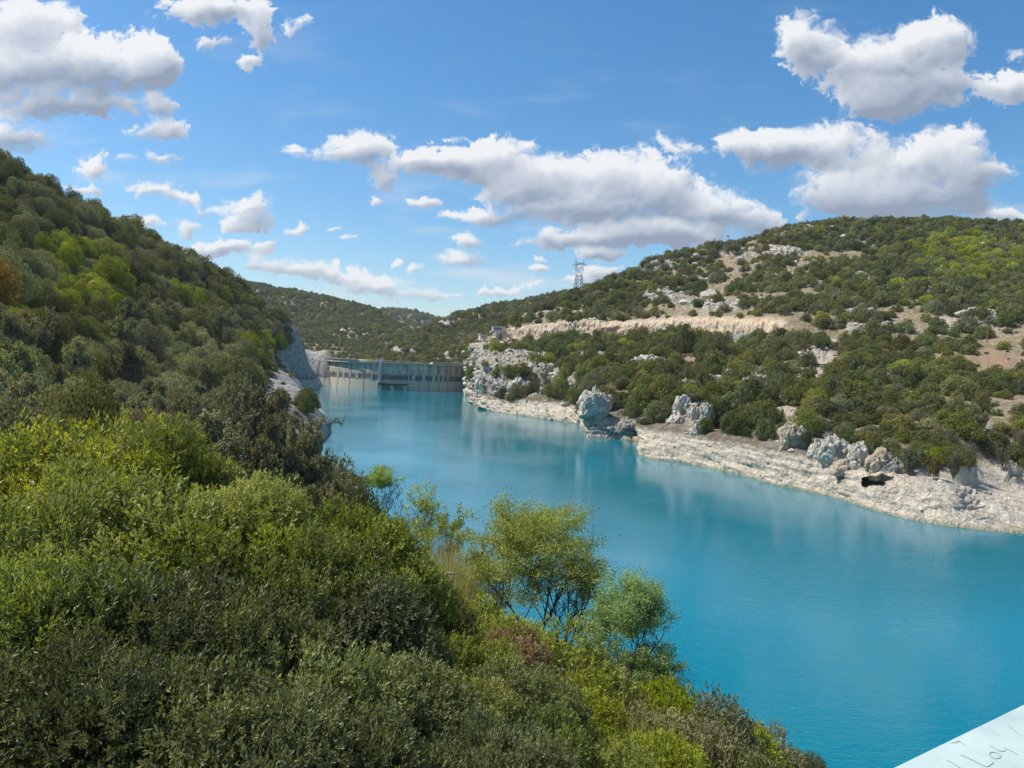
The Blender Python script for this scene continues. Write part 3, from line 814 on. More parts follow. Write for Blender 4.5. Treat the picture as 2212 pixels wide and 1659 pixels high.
BHR = polar_hill('hill', 'wooded hill beyond the dam under the power pylon', [
    (770, 815, 545, 808, 560, 802, 580, 798, 600), (820, 800, 545, 788, 580, 778, 610, 768, 640), (860, 800, 540, 778, 580, 762, 620, 748, 665), (905, 800, 540, 770, 590, 745, 650, 724, 700),
    (960, 800, 540, 762, 600, 727, 680, 694, 760), (1050, 795, 540, 755, 600, 710, 700, 666, 800), (1110, 790, 545, 748, 600, 700, 700, 656, 815),
    (1190, 780, 550, 735, 610, 690, 700, 641, 800), (1260, 760, 555, 720, 620, 675, 700, 626, 780), (1330, 740, 560, 705, 630, 660, 700, 612, 770), (1420, 730, 560, 690, 640, 645, 700, 600, 770)], 3,
    rock=[(880, 762, 36, 8), (985, 772, 36, 8), (965, 703, 20, 6), (1035, 742, 20, 10)])
BHL = polar_hill('hill', 'far wooded hill with a broken grey cliff band beyond the dam', [
    (400, 800, 700, 700, 900, 640, 1000, 598, 1060), (480, 800, 700, 715, 900, 650, 1000, 604, 1080), (540, 800, 700, 720, 900, 660, 1000, 616, 1100), (640, 800, 700, 735, 880, 680, 1000, 632, 1110), (740, 800, 690, 740, 850, 695, 980, 652, 1120),
    (800, 800, 690, 752, 800, 708, 950, 668, 1130), (850, 800, 690, 765, 760, 730, 880, 695, 1090), (880, 800, 690, 775, 740, 745, 830, 714, 1000), (915, 800, 690, 782, 730, 765, 780, 745, 860), (960, 805, 690, 792, 720, 785, 750, 775, 780)], 9,
    rock=[(775, 722, 62, 10), (838, 740, 34, 8)])
BHF = polar_hill('hill', 'farthest wooded ridge closing the valley', [
    (760, 760, 1500, 720, 1600, 700, 1700, 672, 1800), (820, 760, 1500, 720, 1600, 700, 1700, 672, 1800), (880, 760, 1500, 725, 1600, 700, 1700, 674, 1800), (920, 762, 1500, 730, 1600, 705, 1700, 682, 1800), (960, 765, 1500, 735, 1600, 715, 1700, 695, 1800), (1010, 768, 1500, 740, 1600, 725, 1700, 708, 1800), (1100, 770, 1500, 745, 1600, 730, 1700, 715, 1800)], 15)

# ground sheet out to the horizon, and the lake
gm = mesh_arrays('ground', [(-2600, -2600, -20), (2600, -2600, -20), (2600, 2800, -20), (-2600, 2800, -20)], np.array([[0, 1, 2, 3]]), [MAT['bank']], {k: [0, 0, 0, 0] for k in ('rock', 'soil', 'scree', 'cut', 'bleach')})
tag(link('ground', gm), 'low ground far behind the hills', kind='structure')

def water_mat():
    m, nt, b = new_mat('turquoise_water')
    p = geo_pos(nt)
    b.inputs['Roughness'].default_value = .06
    b.inputs['IOR'].default_value = 1.333
    big = noise_tex(nt, .018, 3, .5, p)
    nt.links.new(ramp_node(nt, big.outputs[0], [(.35, (.0, .152, .215)), (.65, (.0, .178, .245))]), b.inputs['Base Color'])
    b.inputs['Subsurface Weight'].default_value = 1.0
    b.inputs['Subsurface Radius'].default_value = (.4, 1.0, 1.2)
    b.inputs['Subsurface Scale'].default_value = 3.0
    r1 = noise_tex(nt, 1.0, 4, .6, mapping(nt, p, (.55, 1.3, 1)), .6)
    r2 = noise_tex(nt, 1.0, 3, .55, mapping(nt, p, (2.2, 5.0, 1)), .4)
    # wind patches
    pt = noise_tex(nt, .03, 2, .5, p)
    patch = ramp_node(nt, pt.outputs[0], [(.42, (.12, .12, .12)), (.62, (1, 1, 1))])
    h = math_node(nt, 'ADD', r1.outputs[0], math_node(nt, 'MULTIPLY', r2.outputs[0], .35))
    n = nt.nodes.new('ShaderNodeBump'); n.inputs['Distance'].default_value = .05
    nt.links.new(math_node(nt, 'MULTIPLY_ADD', patch, .55, .25), n.inputs['Strength'])
    nt.links.new(h, n.inputs['Height']); nt.links.new(n.outputs[0], b.inputs['Normal'])
    return m
MAT['water'] = water_mat()
wm = mesh_arrays('water', [(-320, -300, 0), (500, -300, 0), (500, 524, 0), (-320, 524, 0)], np.array([[0, 1, 2, 3]]), [MAT['water']])
tag(link('water', wm), 'still turquoise water of the reservoir', kind='structure')
# ------------------------------------------------------------------ plants: building blocks
def unit(v):
    return v / (np.linalg.norm(v, axis=-1, keepdims=True) + 1e-9)

def leaf_quads(pos, nrm, along, size, aspect=.55, rng=RNG):
    """diamond blades: pos = leaf base, along = direction of the blade, nrm = face direction"""
    along = unit(along)
    side = unit(np.cross(nrm, along))
    s = np.asarray(size).reshape(-1, 1) if np.ndim(size) else size
    bend = unit(np.cross(along, side)) * s * .12
    v = np.stack([pos, pos + along * s * .5 + side * s * aspect * .5 - bend, pos + along * s, pos + along * s * .5 - side * s * aspect * .5 - bend], 1)
    n = len(pos)
    q = np.arange(4 * n).reshape(n, 4)
    return v.reshape(-1, 3), q

def rand_dirs(n, rng, up=0.0):
    d = rng.normal(size=(n, 3)); d[:, 2] += up
    return unit(d)

def clump_crown(seed, nclump=30, per=150, leaf=.075, low=.10, spread=.70, r0=.26, r1=.42, droop=.0):
    """crown of unit radius standing on z=0 with height 1, built as clumps of leaves"""
    rng = np.random.default_rng(seed)
    V, Q, T = [], [], []
    n = 0
    ga = math.pi * (3 - math.sqrt(5))
    ph = rng.uniform(0, 6.28, 3)
    for k in range(nclump):
        t = (k + .5) / nclump
        zc = low + (1 - low) * t
        a_ = k * ga
        rad = math.sqrt(max(0, 1 - (zc * .96) ** 2)) * rng.uniform(.75, 1.10) * (1 + .20 * math.sin(a_ + ph[0]) + .14 * math.sin(2 * a_ + ph[1]))
        zc *= 1 + .16 * math.sin(a_ + ph[2])
        a = k * ga + rng.normal() * .35
        inner = rng.uniform(.15, .55) if rng.random() < .18 else 1.0
        c = np.array([math.cos(a) * rad * spread * inner, math.sin(a) * rad * spread * inner, zc * .80 * rng.uniform(.88, 1.06)])
        cr = rng.uniform(r0, r1)
        m = int(per * (cr / (.5 * (r0 + r1))) ** 2)
        d = rand_dirs(m, rng, .28)
        rr = cr * rng.uniform(.55, 1.04, (m, 1)) ** .6
        sc = np.array([1, 1, .74])
        p = c + d * rr * sc
        p[:, 2] = np.abs(p[:, 2])
        nn = unit(d + rng.normal(size=(m, 3)) * .55)
        al = np.cross(nn, rng.normal(size=(m, 3)))
        sz = leaf * rng.uniform(.7, 1.35, m)
        v, q = leaf_quads(p, nn, al, sz, .72)
        V.append(v); Q.append(q + n); n += len(v)
        T.append(np.repeat(np.clip(rng.uniform(0, .75, m) + rng.normal() * .16 + .12, 0, 1), 4))
    m = int(nclump * per * .12)                    # leaves inside the crown, inner shade put into a darker tint
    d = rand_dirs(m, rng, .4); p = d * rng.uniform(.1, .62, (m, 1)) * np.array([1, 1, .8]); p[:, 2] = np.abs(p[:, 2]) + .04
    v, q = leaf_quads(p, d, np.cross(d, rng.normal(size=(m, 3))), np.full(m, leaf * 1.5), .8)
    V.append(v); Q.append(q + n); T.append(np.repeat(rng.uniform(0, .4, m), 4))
    return np.concatenate(V), np.concatenate(Q), np.concatenate(T)

def normalise(v):
    s = np.array([1 / np.percentile(np.hypot(v[:, 0], v[:, 1]), 96)] * 2 + [1 / np.percentile(v[:, 2], 99)])
    return v * s, s

def crown_mesh(name, mat, *a, **k):
    v, q, t = clump_crown(*a, **k)
    v, _ = normalise(v)
    return mesh_arrays(name, v, q, [mat], {'tint': t})

def branches(seed, height, n_limb=8, n_sub=6, n_twig=5, trunk_r=.12, spread=.8, rise=.75, fork=.28, crown_from=.3, bend=.25, lean=(0, 0), multi=1, taper_top=.45):
    """grows a tree; returns tube segments (a,b,ra,rb,level) and twig ends (p, dir, length)"""
    rng = np.random.default_rng(seed)
    segs, twigs = [], []
    def path(p, d, L, r, n, lev, up):
        pts = [p]; rs = [r]
        for k in range(n):
            d = unit(d + rng.normal(size=3) * bend * .55 + np.array([0, 0, up / n]))
            p2 = p + d * L / n
            r2 = r * (1 - .62 * (k + 1) / n)
            segs.append((p, p2, rs[-1], r2, lev)); p = p2; pts.append(p); rs.append(r2)
        return pts, rs, d
    for mt in range(multi):
        ang = mt * 2.4 + rng.random()
        d0 = unit(np.array([lean[0], lean[1], 1.0]) + (np.array([math.cos(ang), math.sin(ang), 0]) * fork * (multi > 1)))
        pts, rs, dl = path(np.zeros(3), d0, height * (.86 if multi == 1 else rng.uniform(.68, .88)), trunk_r * (1 if multi == 1 else .75), 7, 0, .15)
        for k in range(n_limb):
            t = crown_from + (1 - crown_from) * (k + rng.random() * .8) / n_limb
            f = min(t, .999) * 7; i = int(f)
            p = pts[i] + (pts[i + 1] - pts[i]) * (f - i)
            a = k * 2.4 + rng.normal() * .4
            L = height * spread * (1 - taper_top * t) * rng.uniform(.34, .55)
            dd = unit(np.array([math.cos(a), math.sin(a), rise * rng.uniform(.7, 1.3) + t * .5]))
            lp_, lr, ld = path(p, dd, L, max(rs[i] * .55, .012), 4, 1, .55)
            for j in range(n_sub):
                tt = .25 + .75 * (j + rng.random()) / n_sub
                g = min(tt, .999) * 4; ii = int(g)
                pp = lp_[ii] + (lp_[ii + 1] - lp_[ii]) * (g - ii)
                d2 = unit(unit(lp_[ii + 1] - lp_[ii]) + rand_dirs(1, rng, .25)[0] * .95)
                L2 = L * rng.uniform(.28, .46)
                sp_, sr, sd = path(pp, d2, L2, max(lr[ii] * .5, .008), 3, 2, .25)
                for w in range(n_twig):
                    h = min((w + rng.random()) / n_twig, .999) * 3; i3 = int(h)
                    p3 = sp_[i3] + (sp_[i3 + 1] - sp_[i3]) * (h - i3)
                    d3 = unit(unit(sp_[i3 + 1] - sp_[i3]) + rand_dirs(1, rng, .2)[0] * .9)
                    L3 = L2 * rng.uniform(.35, .6)
                    segs.append((p3, p3 + d3 * L3, max(sr[i3] * .5, .005), .004, 3)); twigs.append((p3, d3, L3))
    return segs, twigs

def tubes_mesh(name, mat, segs, rmin=0.0, sides=(7, 5, 4, 3)):
    V, Qs = [], []
    n = 0
    by = {}
    for s in segs: by.setdefault(sides[s[4]], []).append(s)
    for k, ss in by.items():
        a = np.array([s[0] for s in ss]); b = np.array([s[1] for s in ss])
        ra = np.maximum([s[2] for s in ss], rmin); rb = np.maximum([s[3] for s in ss], rmin * .7)
        d = unit(b - a)
        h = np.where(np.abs(d[:, 2:3]) < .9, np.array([[0, 0, 1.0]]), np.array([[1.0, 0, 0]]))
        p = unit(np.cross(d, h)); q = np.cross(d, p)
        t = np.arange(k) * 2 * math.pi / k
        ring = p[:, None] * np.cos(t)[None, :, None] + q[:, None] * np.sin(t)[None, :, None]
        v = np.concatenate([a[:, None] + ring * ra[:, None, None], b[:, None] + ring * rb[:, None, None]], 1)
        m = len(ss)
        base = np.arange(m)[:, None] * (2 * k)
        i = np.arange(k)[None, :]; j = (i + 1) % k
        f = np.stack([base + i, base + j, base + k + j, base + k + i], -1).reshape(-1, 4)
        V.append(v.reshape(-1, 3)); Qs.append(f + n); n += m * 2 * k
    return mesh_arrays(name, np.concatenate(V), np.concatenate(Qs), [mat], {'tint': np.zeros(n)}, True)

def twig_leaves(name, mat, twigs, per, leaf, seed, aspect=.7, jitter=.35, tmix=(.0, 1.0), t0=.15):
    rng = np.random.default_rng(seed)
    P = np.repeat(np.array([t[0] for t in twigs]), per, 0); D = np.repeat(np.array([t[1] for t in twigs]), per, 0)
    L = np.repeat(np.array([t[2] for t in twigs]), per)
    m = len(P)
    pos = P + D * (L * rng.uniform(t0, 1.15, m))[:, None] + rng.normal(size=(m, 3)) * leaf * jitter
    al = unit(D * .5 + rng.normal(size=(m, 3)) * .8 + np.array([0, 0, -.15]))
    nn = unit(rng.normal(size=(m, 3)) + np.array([0, 0, .5]))
    v, q = leaf_quads(pos, nn, al, leaf * rng.uniform(.65, 1.3, m), aspect)
    cl = np.repeat(rng.normal(size=len(twigs)) * .14, per)
    t = np.clip(rng.uniform(tmix[0], tmix[1], m) + cl, 0, 1)
    return mesh_arrays(name, v, q, [mat], {'tint': np.repeat(t, 4)})

def shoot_bush(seed, nclump=26, shoots=120, nleaf=15, leaf=.026, slen=.11, aspect=.36, low=.15, upright=.6):
    """dense evergreen bush of unit radius and height: leafy upright shoots on clumps. Returns leaf arrays and stem segments"""
    rng = np.random.default_rng(seed)
    ga = math.pi * (3 - math.sqrt(5))
    P, Dr, Tn, segs = [], [], [], []
    base = np.zeros(3)
    for k in range(nclump):
        t = (k + .5) / nclump
        zc = low + (1 - low) * t
        rad = math.sqrt(max(0, 1 - (zc * .95) ** 2)) * rng.uniform(.80, 1.08)
        a = k * ga + rng.normal() * .4
        c = np.array([math.cos(a) * rad * .70, math.sin(a) * rad * .70, zc * .80 * rng.uniform(.88, 1.08)])
        cr = rng.uniform(.20, .37)
        d = rand_dirs(shoots, rng, .35)
        p = c + d * (cr * rng.uniform(.55, 1.05, (shoots, 1))) * np.array([1, 1, .85])
        p[:, 2] = np.abs(p[:, 2])
        P.append(p); Dr.append(unit(d * .75 + np.array([0, 0, upright]) + rng.normal(size=(shoots, 3)) * .3))
        Tn.append(np.clip(rng.uniform(.0, .7, shoots) + rng.normal() * .18 + .1, 0, 1))
        # a stem up to the clump, with side branches
        q0 = base + np.array([rng.normal() * .05, rng.normal() * .05, 0])
        mid = q0 * .4 + c * .6 + np.array([0, 0, -.06]) + rng.normal(size=3) * .03
        segs.append((q0, mid, .017, .012, 1)); segs.append((mid, c, .012, .007, 1))
        for s in range(9):
            e = p[rng.integers(shoots)]; st = mid + (c - mid) * rng.uniform(.1, 1)
            m2 = (st + e) / 2 + rng.normal(size=3) * .02
            segs.append((st, m2, .006, .004, 2)); segs.append((m2, e, .004, .002, 3))
    P = np.concatenate(P); Dr = np.concatenate(Dr); Tn = np.concatenate(Tn)
    ns = len(P)
    # cap the number of bare shoot stems that are built
    pick = rng.choice(ns, min(ns, 700), replace=False)
    for i in pick: segs.append((P[i], P[i] + Dr[i] * slen, .0028, .0014, 3))
    u = rng.uniform(.05, 1.05, (ns, nleaf))
    pos = P[:, None] + Dr[:, None] * (u * slen)[..., None]
    rd = rng.normal(size=(ns, nleaf, 3))
    rd -= (rd * Dr[:, None]).sum(-1, keepdims=True) * Dr[:, None]
    rd = unit(rd)
    al = unit(rd * .85 + Dr[:, None] * (.45 + .6 * u[..., None]))
    nn = unit(Dr[:, None] * .9 - rd * .35 + rng.normal(size=rd.shape) * .25)
    tint = np.clip(Tn[:, None] * .75 + (u - .4) * .40 + rng.normal(size=u.shape) * .12, 0, 1)
    v, q = leaf_quads(pos.reshape(-1, 3), nn.reshape(-1, 3), al.reshape(-1, 3), leaf * rng.uniform(.7, 1.25, ns * nleaf), aspect)
    return v, q, np.repeat(tint.ravel(), 4), segs

def blade_tuft(seed, n=700, width=.006, curve=.35, fan=.55):
    """tuft of upright thin stems of unit height"""
    rng = np.random.default_rng(seed)
    a = rng.uniform(0, 2 * math.pi, n); r = np.sqrt(rng.uniform(0, 1, n)) * .55
    p0 = np.stack([np.cos(a) * r, np.sin(a) * r, np.zeros(n)], 1)
    h = rng.uniform(.55, 1.0, n)
    out = np.stack([np.cos(a), np.sin(a), np.zeros(n)], 1) * (fan * (r + .15) * rng.uniform(.4, 1.3, n))[:, None] + rng.normal(size=(n, 3)) * .06
    p1 = p0 + out * .35 + np.stack([0 * h, 0 * h, h * .55], 1)
    p2 = p0 + out * (1 + curve * rng.uniform(0, 1, (n, 1))) + np.stack([0 * h, 0 * h, h * .98], 1)
    s = unit(np.cross(p2 - p0, rng.normal(size=(n, 3)))) * width
    v = np.stack([p0 - s, p0 + s, p1 + s * .8, p1 - s * .8, p2 + s * .25, p2 - s * .25], 1).reshape(-1, 3)
    b = np.arange(n)[:, None] * 6
    q = np.concatenate([b + np.array([[0, 1, 2, 3]]), b + np.array([[3, 2, 4, 5]])])
    return v, q, np.repeat(rng.uniform(0, 1, n), 6)

# prototypes -----------------------------------------------------------
PROTO = {}
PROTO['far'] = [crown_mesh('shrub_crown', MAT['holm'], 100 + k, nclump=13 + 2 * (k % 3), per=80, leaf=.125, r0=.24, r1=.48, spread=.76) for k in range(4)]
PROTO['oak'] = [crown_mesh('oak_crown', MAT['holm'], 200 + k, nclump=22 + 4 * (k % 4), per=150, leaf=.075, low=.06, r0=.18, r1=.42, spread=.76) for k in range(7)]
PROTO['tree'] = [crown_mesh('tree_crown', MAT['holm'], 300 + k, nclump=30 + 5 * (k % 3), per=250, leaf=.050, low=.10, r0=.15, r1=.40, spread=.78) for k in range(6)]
def airy(seed, leaf, per, mat, **k):
    segs, tw = branches(seed, 1.0, **k)
    return segs, tw
PROTO['airy'] = []          # thin-crowned deciduous trees: (trunk mesh, crown mesh)
for k in range(3):
    segs, tw = branches(400 + k, 1.0, n_limb=9, n_sub=6, n_twig=5, trunk_r=.022, spread=1.35, rise=.55, multi=3, fork=.5, crown_from=.22, taper_top=.35)
    PROTO['airy'].append((tubes_mesh('trunk', MAT['bark_grey'], segs, .0028), twig_leaves('crown', MAT['greybrown'], tw, 16, .040, 400 + k, .75)))
PROTO['bare'] = []
for k in range(2):
    segs, tw = branches(450 + k, 1.0, n_limb=8, n_sub=6, n_twig=5, trunk_r=.02, spread=1.1, rise=1.0, multi=3, fork=.35, crown_from=.2, taper_top=.4)
    PROTO['bare'].append((tubes_mesh('trunk', MAT['bark_grey'], segs, .0035), twig_leaves('crown', MAT['greybrown'], tw, 3, .034, 450 + k, .6)))
PROTO['bush'] = []
for k, (lf, asp, sl) in enumerate([(.044, .40, .15), (.040, .42, .14), (.036, .38, .13)]):
    v, q, t, segs = shoot_bush(500 + k, nclump=17, shoots=165, nleaf=12, leaf=lf, slen=sl, aspect=asp)
    v, s_ = normalise(v); segs = [(s[0] * s_, s[1] * s_, s[2], s[3], s[4]) for s in segs]
    PROTO['bush'].append((tubes_mesh('branches', MAT['bark'], segs, .0), mesh_arrays('foliage', v, q, [MAT['bright']], {'tint': t})))
PROTO['smallbush'] = []
for k in range(2):
    v, q, t, segs = shoot_bush(540 + k, nclump=18, shoots=80, nleaf=11, leaf=.055, slen=.17, aspect=.42)
    v, s_ = normalise(v); segs = [(s[0] * s_, s[1] * s_, s[2], s[3], s[4]) for s in segs]
    PROTO['smallbush'].append((tubes_mesh('branches', MAT['bark'], segs, .0), mesh_arrays('foliage', v, q, [MAT['mid']], {'tint': t})))
PROTO['broom'] = []
for k in range(2):
    v, q, t = blade_tuft(560 + k, 1500, .007, .35, .75)
    PROTO['broom'].append(mesh_arrays('stems', v, q, [MAT['broom']], {'tint': t}))

def set_mat(o, m):
    if o.data.materials and o.data.materials[0] is m: return
    o.material_slots[0].link = 'OBJECT'
    o.material_slots[0].material = m

def plant(name, protos, k, loc, scale, rz, m, label, cat, group, bark=None):
    """a plant with wood and foliage as parts (proto is a pair), or a single crown"""
    p = protos[k % len(protos)]
    if isinstance(p, tuple):
        o = empty(name, loc, rz)
        o.scale = scale
        pn = ('trunk', 'crown') if p[0].name.startswith('trunk') else ('branches', 'foliage')
        w = link(pn[0], p[0], o); c = link(pn[1], p[1], o)
        set_mat(c, m)
        if bark: set_mat(w, bark)
    else:
        o = link(name, p)
        o.location = loc; o.rotation_euler = (0, 0, rz); o.scale = scale
        set_mat(o, m)
    return tag(o, label, cat, group)

# ------------------------------------------------------------------ scatter helpers
def poisson(xy, rad, f=.62, limit=100000):
    cell = 6.0
    grid = {}
    keep = []
    for i in range(len(xy)):
        x, y = xy[i]; r = rad[i]
        cx, cy = int(x // cell), int(y // cell)
        ok = True
        for a in (-1, 0, 1):
            for b in (-1, 0, 1):
                for j in grid.get((cx + a, cy + b), ()):
                    if (xy[j, 0] - x) ** 2 + (xy[j, 1] - y) ** 2 < ((rad[j] + r) * f) ** 2:
                        ok = False; break
                if not ok: break
            if not ok: break
        if ok:
            grid.setdefault((cx, cy), []).append(i); keep.append(i)
            if len(keep) >= limit: break
    return np.array(keep, int)

def instancer(name, label, pts, scl, rotz, idx, protos):
    """one object of kind stuff: many small plants drawn from hidden prototypes"""
    coll = bpy.data.collections.new(name + '_kinds')
    for k, (me, mt) in enumerate(protos):
        m2 = me.copy(); m2.materials[0] = mt
        coll.objects.link(bpy.data.objects.new('kind_%02d' % k, m2))
    me = bpy.data.meshes.new(name)
    me.vertices.add(len(pts)); me.vertices.foreach_set('co', np.asarray(pts, np.float32).ravel())
    a = me.attributes.new('scl', 'FLOAT_VECTOR', 'POINT'); a.data.foreach_set('vector', np.asarray(scl, np.float32).ravel())
    rot = np.zeros((len(pts), 3), np.float32); rot[:, 2] = rotz
    a = me.attributes.new('rot', 'FLOAT_VECTOR', 'POINT'); a.data.foreach_set('vector', rot.ravel())
    a = me.attributes.new('idx', 'INT', 'POINT'); a.data.foreach_set('value', np.asarray(idx, np.int32))
    o = link(name, me)
    ng = bpy.data.node_groups.new(name, 'GeometryNodeTree')
    ng.interface.new_socket('Geometry', in_out='INPUT', socket_type='NodeSocketGeometry')
    ng.interface.new_socket('Geometry', in_out='OUTPUT', socket_type='NodeSocketGeometry')
    gi = ng.nodes.new('NodeGroupInput'); go = ng.nodes.new('NodeGroupOutput')
    ip = ng.nodes.new('GeometryNodeInstanceOnPoints')
    ci = ng.nodes.new('GeometryNodeCollectionInfo'); ci.inputs['Collection'].default_value = coll
    ci.inputs['Separate Children'].default_value = True; ci.inputs['Reset Children'].default_value = True
    ip.inputs['Pick Instance'].default_value = True
    def named(t, n):
        x = ng.nodes.new('GeometryNodeInputNamedAttribute'); x.data_type = t; x.inputs['Name'].default_value = n
        return x.outputs['Attribute']
    ng.links.new(gi.outputs[0], ip.inputs['Points']); ng.links.new(ci.outputs[0], ip.inputs['Instance'])
    ng.links.new(named('INT', 'idx'), ip.inputs['Instance Index'])
    ng.links.new(named('FLOAT_VECTOR', 'rot'), ip.inputs['Rotation'])
    ng.links.new(named('FLOAT_VECTOR', 'scl'), ip.inputs['Scale'])
    ng.links.new(ip.outputs[0], go.inputs[0])
    md = o.modifiers.new('plants', 'NODES'); md.node_group = ng
    return tag(o, label, None, None, 'stuff')

# labels for scattered plants: what it looks like and which find-able thing it stands by
ORD = ['', 'second ', 'third ', 'fourth ', 'fifth ', 'sixth ', 'seventh ', 'eighth ', 'ninth ', 'tenth ', 'eleventh ', 'twelfth ']
def near_labels(items, marks):
    """items: list of dicts with px, py, tone, size, noun; marks: (phrase, px, py). Gives each a phrase of its own."""
    buckets = {}
    for it in items:
        best = sorted(marks, key=lambda m: (m[1] - it['px']) ** 2 + 2.2 * (m[2] - it['py']) ** 2)
        m = best[0]
        dx, dy = it['px'] - m[1], (it['py'] - m[2]) * 1.5
        if abs(dx) > abs(dy): rel = 'left of' if dx < 0 else 'right of'
        else: rel = 'above' if dy < 0 else 'below'
        it['d'] = dx * dx + dy * dy
        buckets.setdefault((m[0], rel, it['tone'], it['size'], it['noun']), []).append(it)
    for (ph, rel, tone, size, noun), lst in buckets.items():
        lst.sort(key=lambda i: i['d'])
        for k, it in enumerate(lst):
            o = ORD[k] if k < len(ORD) else 'farther '
            if k == 0: lab = f"{tone} {size} {noun} closest {rel} {ph}"
            elif k < len(ORD): lab = f"{tone} {size} {noun}, {o}nearest {rel} {ph}"
            else: lab = f"{tone} {size} {noun} farther {rel} {ph}"
            if len(lab.split()) > 16: lab = lab.replace(' oak shrub', ' shrub', 1).replace(' oak tree', ' tree', 1).replace(' dome oak', ' oak', 1)
            it['label'] = lab

def size_word(px):
    return 'large' if px > 34 else ('medium' if px > 22 else 'small')

# ------------------------------------------------------------------ right bank: oaks and shrubs
def cells_of(G):
    c = .25 * (G[:-1, :-1] + G[1:, :-1] + G[1:, 1:] + G[:-1, 1:])
    a = np.linalg.norm(np.cross(G[1:, :-1] - G[:-1, :-1], G[:-1, 1:] - G[:-1, :-1]), axis=2)
    return c, a

cc, ca = cells_of(G2)
rw, rc = ROW[:-1, :-1], COL[:-1, :-1]
px, py = PXg[:-1, :-1], PYg[:-1, :-1]
gapn = fbm(cc.reshape(-1, 3) * np.array([.035, .035, .05]), 4).reshape(rw.shape)
gapf = fbm(cc.reshape(-1, 3) * np.array([.11, .11, .1]) + 5, 3).reshape(rw.shape)
dens = np.ones_like(gapn)
dens *= smooth(2.85, 3.25, rw) * (cc[..., 2] > 5.4)
dens *= 1 - smooth(5.85, 5.95, rw) * smooth(8.4, 8.1, rw)
dens *= (rw < 11.9)
thr = np.where(rw > 8, .02 - .55 * smooth(1800, 2050, px) * smooth(700, 640, py) - .30 * smooth(560, 500, py) - .5 * ell(px, py, 1320, 620, 110, 40), -.04)
dens *= .03 + smooth(thr - .10, thr + .16, gapn + .35 * gapf)
dens *= 1 - .85 * ROCKM[:-1, :-1]; dens *= 1 - .96 * SOILM[:-1, :-1]; dens *= 1 - .97 * SCREEM[:-1, :-1]
dens *= 1 - .7 * ell(px, py, 1120, 790, 110, 60) * (rw < 6)
dens *= 1 - .75 * ell(px, py, 1560, 550, 190, 22) * (rw > 9)
dens *= 1 - .55 * ell(px, py, 1560, 640, 180, 50) * (rw > 8)
dens *= 1 - .4 * ell(px, py, 1750, 660, 120, 40) * (rw > 8)
dens *= (px < 2330)
dens *= 1 - ell(px, py, 1065, 738, 48, 26)
for cx_, wx_ in ((1360, 48), (1575, 62), (1812, 34)): dens *= 1 - .97 * ell(px, py, cx_, 742, wx_, 13) * (rw < 6.2)
def sample(w, n, rng=RNG):
    pr = (w / w.sum()).ravel()
    return rng.choice(len(pr), n, p=pr)
ids = sample(dens * ca, 26000)
flat = cc.reshape(-1, 3)[ids] + RNG.normal(size=(len(ids), 3)) * np.array([.4, .4, 0])
fr, fpx, fpy = rw.ravel()[ids], px.ravel()[ids], py.ravel()[ids]
rad = np.where(fr > 8, RNG.triangular(1.3, 2.4, 4.6, len(ids)), RNG.triangular(1.1, 2.3, 4.4, len(ids)) * np.clip(flat[:, 1] / 210, .72, 1.1))
rad *= np.clip(1 + .5 * gapn.ravel()[ids], .7, 1.3)
order = np.argsort(-rad + RNG.normal(size=len(rad)) * .9)  # big ones first, roughly
keep = order[poisson(flat[order, :2], rad[order], .60)]
dens_k = None
KP, KR, KX, KY, KROW = flat[keep], rad[keep], fpx[keep], fpy[keep], fr[keep]

